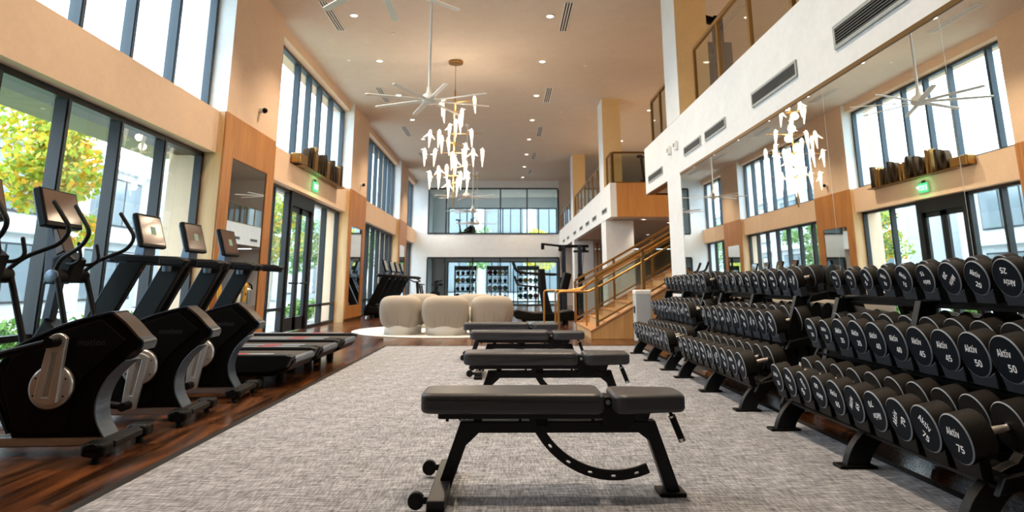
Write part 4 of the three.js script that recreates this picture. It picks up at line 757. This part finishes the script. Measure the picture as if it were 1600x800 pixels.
{
  const t = thing('cable_tower', 'tall black cable training tower left of the stairs', 'gym machine', [1.95, 0, -17.6]);
  [[-0.2], [0.28]].forEach(([x]) => { obj('upright', [rb(x - 0.06, x + 0.06, 0.05, 2.1, -0.08, 0.08, 0.01)], M.housingTrim, t); obj('weight_stack', [rb(x - 0.1, x + 0.1, 0.1, 0.9, -0.3, -0.12, 0.01)], M.black, t); });
  obj('top_beam', [rb(-0.35, 0.55, 2.06, 2.14, -0.06, 0.06, 0.01), rb(0.1, 0.55, 1.92, 1.98, -0.05, 0.05, 0.01)], M.black, t);
  obj('boom', [bar(V(-0.2, 2.1, 0), V(-0.85, 2.16, 0.1), 0.06, 0.06), rod(V(-0.82, 2.18, 0.1), V(-0.82, 2.0, 0.1), 0.05)], M.black, t);
  obj('pulley', [cyl(0.06, 0.06, 0.04, 20).rotateX(Math.PI / 2).translate(-0.3, 2.0, 0.1), cyl(0.06, 0.06, 0.04, 20).rotateX(Math.PI / 2).translate(0.4, 2.0, 0.1)], M.blackSatin, t);
  obj('carriage', [rb(-0.32, -0.12, 1.0, 1.2, 0.06, 0.2, 0.02), rb(0.2, 0.4, 1.1, 1.3, 0.06, 0.2, 0.02)], M.black, t);
  obj('base_frame', [rb(-0.5, 0.6, 0.0, 0.06, -0.4, 0.4, 0.01)], M.black, t);
  obj('cable', [rod(V(-0.3, 2.0, 0.12), V(-0.25, 1.15, 0.18), 0.006)], M.black, t); obj('cable', [rod(V(0.4, 2.0, 0.12), V(0.32, 1.25, 0.18), 0.006)], M.black, t);
}
function makeBike(label, x, z, turn) {
  const t = thing('exercise_bike', label, 'exercise bike', [x, 0, z], turn, 'exercise bikes at the far end');
  obj('flywheel_cover', [ext([[0.05, 0.2], [0.5, 0.15], [0.72, 0.4], [0.66, 0.66], [0.4, 0.72], [0.1, 0.5]], 0.16, 0.03)], M.black, t);
  obj('frame', [bar(V(0.45, 0.6, 0), V(0.5, 1.05, 0), 0.06, 0.06), bar(V(-0.1, 0.35, 0), V(-0.22, 0.95, 0), 0.06, 0.06), bar(V(-0.25, 0.3, 0), V(0.4, 0.4, 0), 0.08, 0.08)], M.blackSatin, t);
  obj('saddle', [ext([[-0.36, 0.95], [-0.1, 0.97], [-0.06, 1.0], [-0.36, 1.03]], 0.16, 0.02)], M.rubber, t);
  obj('handlebar', [pipe([V(0.7, 1.16, 0.2), V(0.5, 1.08, 0.16), V(0.48, 1.06, -0.16), V(0.7, 1.16, -0.2)], 0.018, 0.05)], M.rubber, t);
  obj('base', [rb(-0.5, -0.4, 0, 0.07, -0.26, 0.26, 0.02), rb(0.55, 0.65, 0, 0.07, -0.26, 0.26, 0.02), bar(V(-0.45, 0.05, 0), V(0.6, 0.05, 0), 0.06, 0.05)], M.blackSatin, t);
  [1, -1].forEach((s) => obj('crank_pedal', [bar(V(0.12, 0.38, s * 0.1), V(0.12 + s * 0.12, 0.38 + s * 0.12, s * 0.1), 0.02, 0.03), rb(0.06 + s * 0.12, 0.18 + s * 0.12, 0.37 + s * 0.12, 0.39 + s * 0.12, s * 0.1, s * 0.2, 0.004)], M.silver, t));
}
makeBike('black exercise bike behind the distant treadmills, left of the back glass', -3.35, -25.2, -0.3);
makeBike('low black exercise bike just behind the middle of the sofa', -2.1, -17.2, 2.6);
makeBike('black exercise bike next to the back glass wall', -3.6, -27.6, -0.3);

/* ---------- inside the rear rooms ---------- */
const ballGeo = merge(new THREE.SphereGeometry(0.13, 16, 12)), kettleGeo = merge([new THREE.SphereGeometry(0.1, 14, 10), new THREE.TorusGeometry(0.06, 0.016, 6, 14).translate(0, 0.12, 0)]);
const ballTone = [0x1c3d78, 0x2f6b4a, 0x8a2030, 0x1a1a1c, 0xd9c23a, 0xe4e4e0, 0x1d8f74].map((c) => std(c, 0.55));
[[-2.05, 'left'], [-0.35, 'middle'], [1.25, 'right']].forEach(([x, s], i) => {
  const t = thing('storage_rack', 'black storage rack with gym balls behind the back glass, ' + s + ' one', 'rack', [x, 0, ZB - 2.6], 0, 'storage racks in the rear room');
  [[-0.55, -0.2], [0.55, -0.2], [-0.55, 0.2], [0.55, 0.2]].forEach(([a, b]) => obj('post', [bx(a - 0.025, a + 0.025, 0, 1.95, b - 0.025, b + 0.025)], M.black, t));
  const levels = [0.25, 0.65, 1.05, 1.45]; levels.forEach((y) => obj('shelf', [bx(-0.55, 0.55, y - 0.02, y + 0.02, -0.22, 0.22)], M.black, t));
  obj('top_panel', [bx(-0.56, 0.56, 1.72, 1.95, -0.23, -0.2)], M.extGrey, t);
  levels.forEach((y, j) => { for (let k = 0; k < 4; k++) { const kb = (i + j) % 2, m = share(numbered(kb ? 'kettlebell' : 'medicine_ball'), kb ? kettleGeo : ballGeo, kb ? ballTone[3] : ballTone[(i * 3 + j * 2 + k) % 7], scene, x - 0.4 + k * 0.265, y + 0.02 + (kb ? 0.1 : 0.13), (ZB - 2.6) * KZ); tag(m, (kb ? 'black kettlebell' : 'medicine ball') + ', ' + ORD[k] + ' from left on the ' + ORD[j] + ' shelf up, ' + s + ' storage rack', kb ? 'kettlebell' : 'ball', 'gear on the storage racks'); } });
});
{ const t = thing('wall_television', 'dark flat television on the grey side wall of the rear room', 'television', [-4.2, 1.5, ZB - 2.2]); obj('screen_body', [rb(0.02, 0.08, -0.35, 0.35, -0.55, 0.55, 0.01)], M.black, t); obj('bracket', [bx(0, 0.03, -0.1, 0.1, -0.1, 0.1)], M.blackSatin, t); }
makeBike('exercise bike silhouetted behind the upper back glass', -2.2, ZB - 2, 0.4); scene.children.at(-1).position.y = 3.3;

makeBike('dark exercise bike on the landing behind its railing, left one', 4.0, -16.4, 0.9); scene.children.at(-1).position.y = FT - 0.02;
makeBike('dark exercise bike on the landing behind its railing, right one', 5.1, -16.8, 2.2); scene.children.at(-1).position.y = FT - 0.02;
/* ---------- upper gallery: machine, fan and lamps seen through the railing ---------- */
{
  const t = thing('lat_pulldown_machine', 'dark gym machine behind the near gallery railing, top right of the white column', 'gym machine', [3.75, FT - 0.02, -9.7]);
  obj('frame', [rb(-0.08, 0.08, 0, 2.1, -0.08, 0.08, 0.01), bar(V(0, 2.0, 0), V(-0.7, 2.15, 0.1), 0.1, 0.12), rb(-0.5, 0.5, 0, 0.08, -0.4, 0.4, 0.01)], M.black, t);
  obj('shroud', [rb(-0.3, 0.3, 0.1, 1.7, -0.5, -0.15, 0.03)], M.blackSatin, t);
  obj('arm', [bar(V(0, 1.5, 0.1), V(-0.6, 0.7, 0.3), 0.1, 0.14), bar(V(0.0, 1.4, -0.1), V(-0.7, 1.1, 0.8), 0.08, 0.1)], M.black, t);
  obj('seat', [rb(-0.7, -0.3, 0.4, 0.5, -0.2, 0.2, 0.03)], M.leather, t);
  obj('decal', [bx(-0.31, -0.301, 1.2, 1.3, -0.38, -0.28)], M.fanWhite, t);
}
[[4.2, -6.0, 'nearest'], [4.2, -12.8, 'above the stairs'], [4.3, -16.8, 'right of the far column'], [6.6, -9.4, 'deep in the near gallery'], [6.6, -14.6, 'deep over the landing'], [4.2, -20.6, 'farthest along'], [4.6, -3.0, 'beside the viewer']].forEach(([x, z, w]) => downlight(x, CEIL, z, 'round downlight in the gallery ceiling, ' + w, 'gallery downlights', 34));
[[3.7, -15.6, 'left of the landing column'], [4.6, -16.4, 'right of the landing column'], [3.4, -19.8, 'past the second column'], [5.0, -20.5, 'deep past the second column'], [3.4, -25.0, 'close to the back wall']].forEach(([x, z, w]) => downlight(x, FB + 0.02, z, 'round downlight under the far gallery, ' + w, 'downlights under the gallery', 4));
{ const t = thing('slat_screen', 'pale vertical wood slat screen under the far gallery', 'screen', [3.3, 0, -24.4]); for (let k = 0; k < 10; k++) obj('slat', [bx(k * 0.16, k * 0.16 + 0.09, 0.02, FB, -0.03, 0.03)], M.paleWood, t); obj('base_rail', [bx(0, 1.55, 0, 0.04, -0.04, 0.04)], M.goldDark, t); }
{ const t = thing('waste_bin', 'pale grey upright bin at the foot of the stairs behind the dumbbells', 'bin', [2.45, 0, -10.7]); obj('bin_body', [rb(-0.14, 0.14, 0.02, 0.82, -0.14, 0.14, 0.02)], M.extWall, t); obj('bin_lid', [rb(-0.145, 0.145, 0.82, 0.9, -0.145, 0.145, 0.02)], M.fanWhite, t); obj('opening', [bx(-0.142, -0.139, 0.5, 0.62, -0.08, 0.08)], M.black, t); }

/* ---------- outside: court, trees, hedges and buildings ---------- */
struct('ground', [bx(-60, -5.0, -0.4, -0.06, -70, 30), bx(-60, 40, -0.4, -0.06, -70, ZR - 0.3), bx(-60, 40, -0.4, -0.06, ZF + 0.3, 30)], M.concrete);
tag(obj('lawn', [rb(-10.5, -7.2, -0.06, 0.02, -12 * KZ, 1, 0.02)], M.grass), 'green lawn strip outside the near windows', 'lawn');
function leafCloud(n, rad, colors, size) {
  const pos = [], nor = [], col = [], uv = [], c = new THREE.Color();
  for (let k = 0; k < n; k++) {
    const [cx, cy, cz, r] = rad[Math.floor(rnd() * rad.length)], th = rr(0, 6.283), ph = Math.acos(rr(-1, 1)), q = r * Math.cbrt(rr(0.15, 1));
    const p = V(cx + q * Math.sin(ph) * Math.cos(th), cy + q * 0.8 * Math.cos(ph), cz + q * Math.sin(ph) * Math.sin(th));
    const a = V(rr(-1, 1), rr(-1, 1), rr(-1, 1)).normalize(), b = a.clone().cross(V(rr(-1, 1), rr(-1, 1), rr(-1, 1))).normalize(), s = size * rr(0.6, 1.3), nn = a.clone().cross(b).normalize();
    const P = [p.clone().addScaledVector(a, -s), p.clone().addScaledVector(b, s * 0.55), p.clone().addScaledVector(a, s), p.clone().addScaledVector(b, -s * 0.55).addScaledVector(nn, s * 0.15)];
    c.set(colors[Math.floor(rnd() * colors.length)]);
    for (const i of [0, 1, 2, 0, 2, 3]) { pos.push(P[i].x, P[i].y, P[i].z); nor.push(-nn.x, -nn.y, -nn.z); col.push(c.r, c.g, c.b); uv.push(0, 0); }
  }
  const g = new THREE.BufferGeometry();
  g.setAttribute('position', new THREE.Float32BufferAttribute(pos, 3)); g.setAttribute('normal', new THREE.Float32BufferAttribute(nor, 3)); g.setAttribute('uv', new THREE.Float32BufferAttribute(uv, 2)); g.setAttribute('color', new THREE.Float32BufferAttribute(col, 3));
  return g;
}
const leafMat = new THREE.MeshPhysicalMaterial({ color: 0xffffff, vertexColors: true, roughness: 0.9, transmission: 0.35, thickness: 0, side: THREE.DoubleSide });
function tree(label, x, z, h, crown, colors, n) {
  const t = thing('court_tree', label, 'tree', [x, -0.06, z], 0, 'trees in the court');
  const tr = obj('trunk', [tube([V(0, 0, 0), V(0.05, h * 0.3, 0.02), V(-0.02, h * 0.6, 0), V(0.03, h * 0.85, 0)], 0.075, 12)], M.bark, t);
  for (let k = 0; k < 6; k++) { const a = k * 1.05, y = h * (0.4 + 0.07 * k); obj('branch', [rod(V(0, y, 0), V(Math.cos(a) * crown * 0.8, y + h * 0.16, Math.sin(a) * crown * 0.8), 0.03, 0.008, 6)], M.bark, tr); }
  const rad = []; for (let k = 0; k < 16; k++) { const a = rr(0, 6.28), q = rr(0, crown * 0.75); rad.push([Math.cos(a) * q, h * rr(0.45, 1.0), Math.sin(a) * q, crown * rr(0.25, 0.42)]); }
  const f = obj('foliage', [leafCloud(n, rad, colors, 0.075)], leafMat, t, true); f.userData.kind = 'stuff';
}
const YELLOW = [0xd8c42a, 0xb9c13a, 0xe0b82a, 0x9fb43a, 0xc7d24a, 0x86a63a, 0xe2a828], GREEN = [0x5f8f3a, 0x7aa84a, 0x4d7a34, 0x94b85a];
tree('yellow-green young tree outside the first window panes', -8.9, -11.4, 4.5, 1.35, YELLOW, 6500);
tree('yellow-green tree farther along the court, outside the glass doors', -8.8, -22.5, 4.4, 1.4, [...YELLOW, ...GREEN], 3500);
tree('green tree outside the glass doors', -9.0, -27.5, 4.2, 1.5, GREEN, 3200);
tree('green tree outside the far windows', -8.4, -37, 4.8, 1.7, GREEN, 2600);
function shrub(label, x, z, r, h) {
  const t = thing('shrub', label, 'shrub', [x, -0.06, z], 0, 'shrubs in the planting bed');
  obj('stem', [rod(V(0, 0, 0), V(0.02, h * 0.6, 0), 0.02, 0.01, 6)], M.bark, t);
  const f = obj('foliage', [leafCloud(900, Array.from({ length: 7 }, () => [rr(-r, r) * 0.7, h * rr(0.35, 0.75), rr(-r, r) * 0.7, r * 0.5]), GREEN, 0.06)], leafMat, t, true); f.userData.kind = 'stuff';
}
[-4.2, -5.6, -7.0, -8.5, -10.0, -15.5, -17.5, -20].forEach((z, i) => shrub('low green shrub in the bed outside the windows, ' + ORD[i] + ' from the viewer', -6.1 - (i % 2) * 0.4, z, 0.55, 0.55 + 0.1 * (i % 3)));
function facade(name, label, x, z0, z1, h, cols, floors, turn = 0) {        // building whose front looks towards +x
  const t = thing(name, label, 'building', [x, 0, (z0 + z1) / 2], turn), L = (z0 - z1) / 2 * KZ, fh = h / floors, cw = 2 * L / cols;
  obj('wall', [bx(-6, 0, -0.1, h, -L, L)], M.extWall, t);
  for (let f = 0; f < floors; f++) {
    obj('floor_band', [bx(0, 0.35, (f + 1) * fh - 0.35, (f + 1) * fh, -L, L)], M.white, t);
    for (let c = 0; c < cols; c++) {
      const z = -L + (c + 0.5) * cw, w = obj('window', [bx(0, 0.06, f * fh + 0.35, f * fh + fh - 0.7, z - cw * 0.36, z + cw * 0.36)], M.frameDark, t);
      [-1, 0, 1].forEach((k) => obj('pane', [bx(0.06, 0.07, f * fh + 0.42, f * fh + fh - 0.77, z + k * cw * 0.24 - cw * 0.11, z + k * cw * 0.24 + cw * 0.11)], M.extGlass, w));
    }
  }
  for (let c = 0; c <= cols; c++) obj('column', [bx(0, 0.5, 0, h - 0.1, -L + c * cw - 0.22, -L + c * cw + 0.22)], M.white, t);
}
facade('court_building', 'pale grey building across the court, opposite the near windows', -17, -9, -28, 6.2, 4, 2);
facade('court_building', 'pale building wing far along the court, seen through the doors', -15, -30, -62, 7.5, 7, 2);
facade('court_building', 'pale building across the court, beside the viewer', -19, 8, -7, 4.4, 4, 1);

facade('court_building', 'pale building added outside the rear rooms to dim the sky through both glass walls', 0, -39, -57, 8.4, 5, 2, -Math.PI / 2);  // added to block the glaring sky behind the rear windows
tree('green tree outside the rear room windows', -1.8, -39.5, 4.6, 1.3, GREEN, 2000);
tree('yellowish tree outside the rear room, right of the middle', 2.2, -40.5, 4.8, 1.3, YELLOW, 2000);

scene.traverse((o) => { if (o.isMesh) o.castShadow = o.receiveShadow = true; });
console.log('planks', planks);
renderer.render(scene, camera);
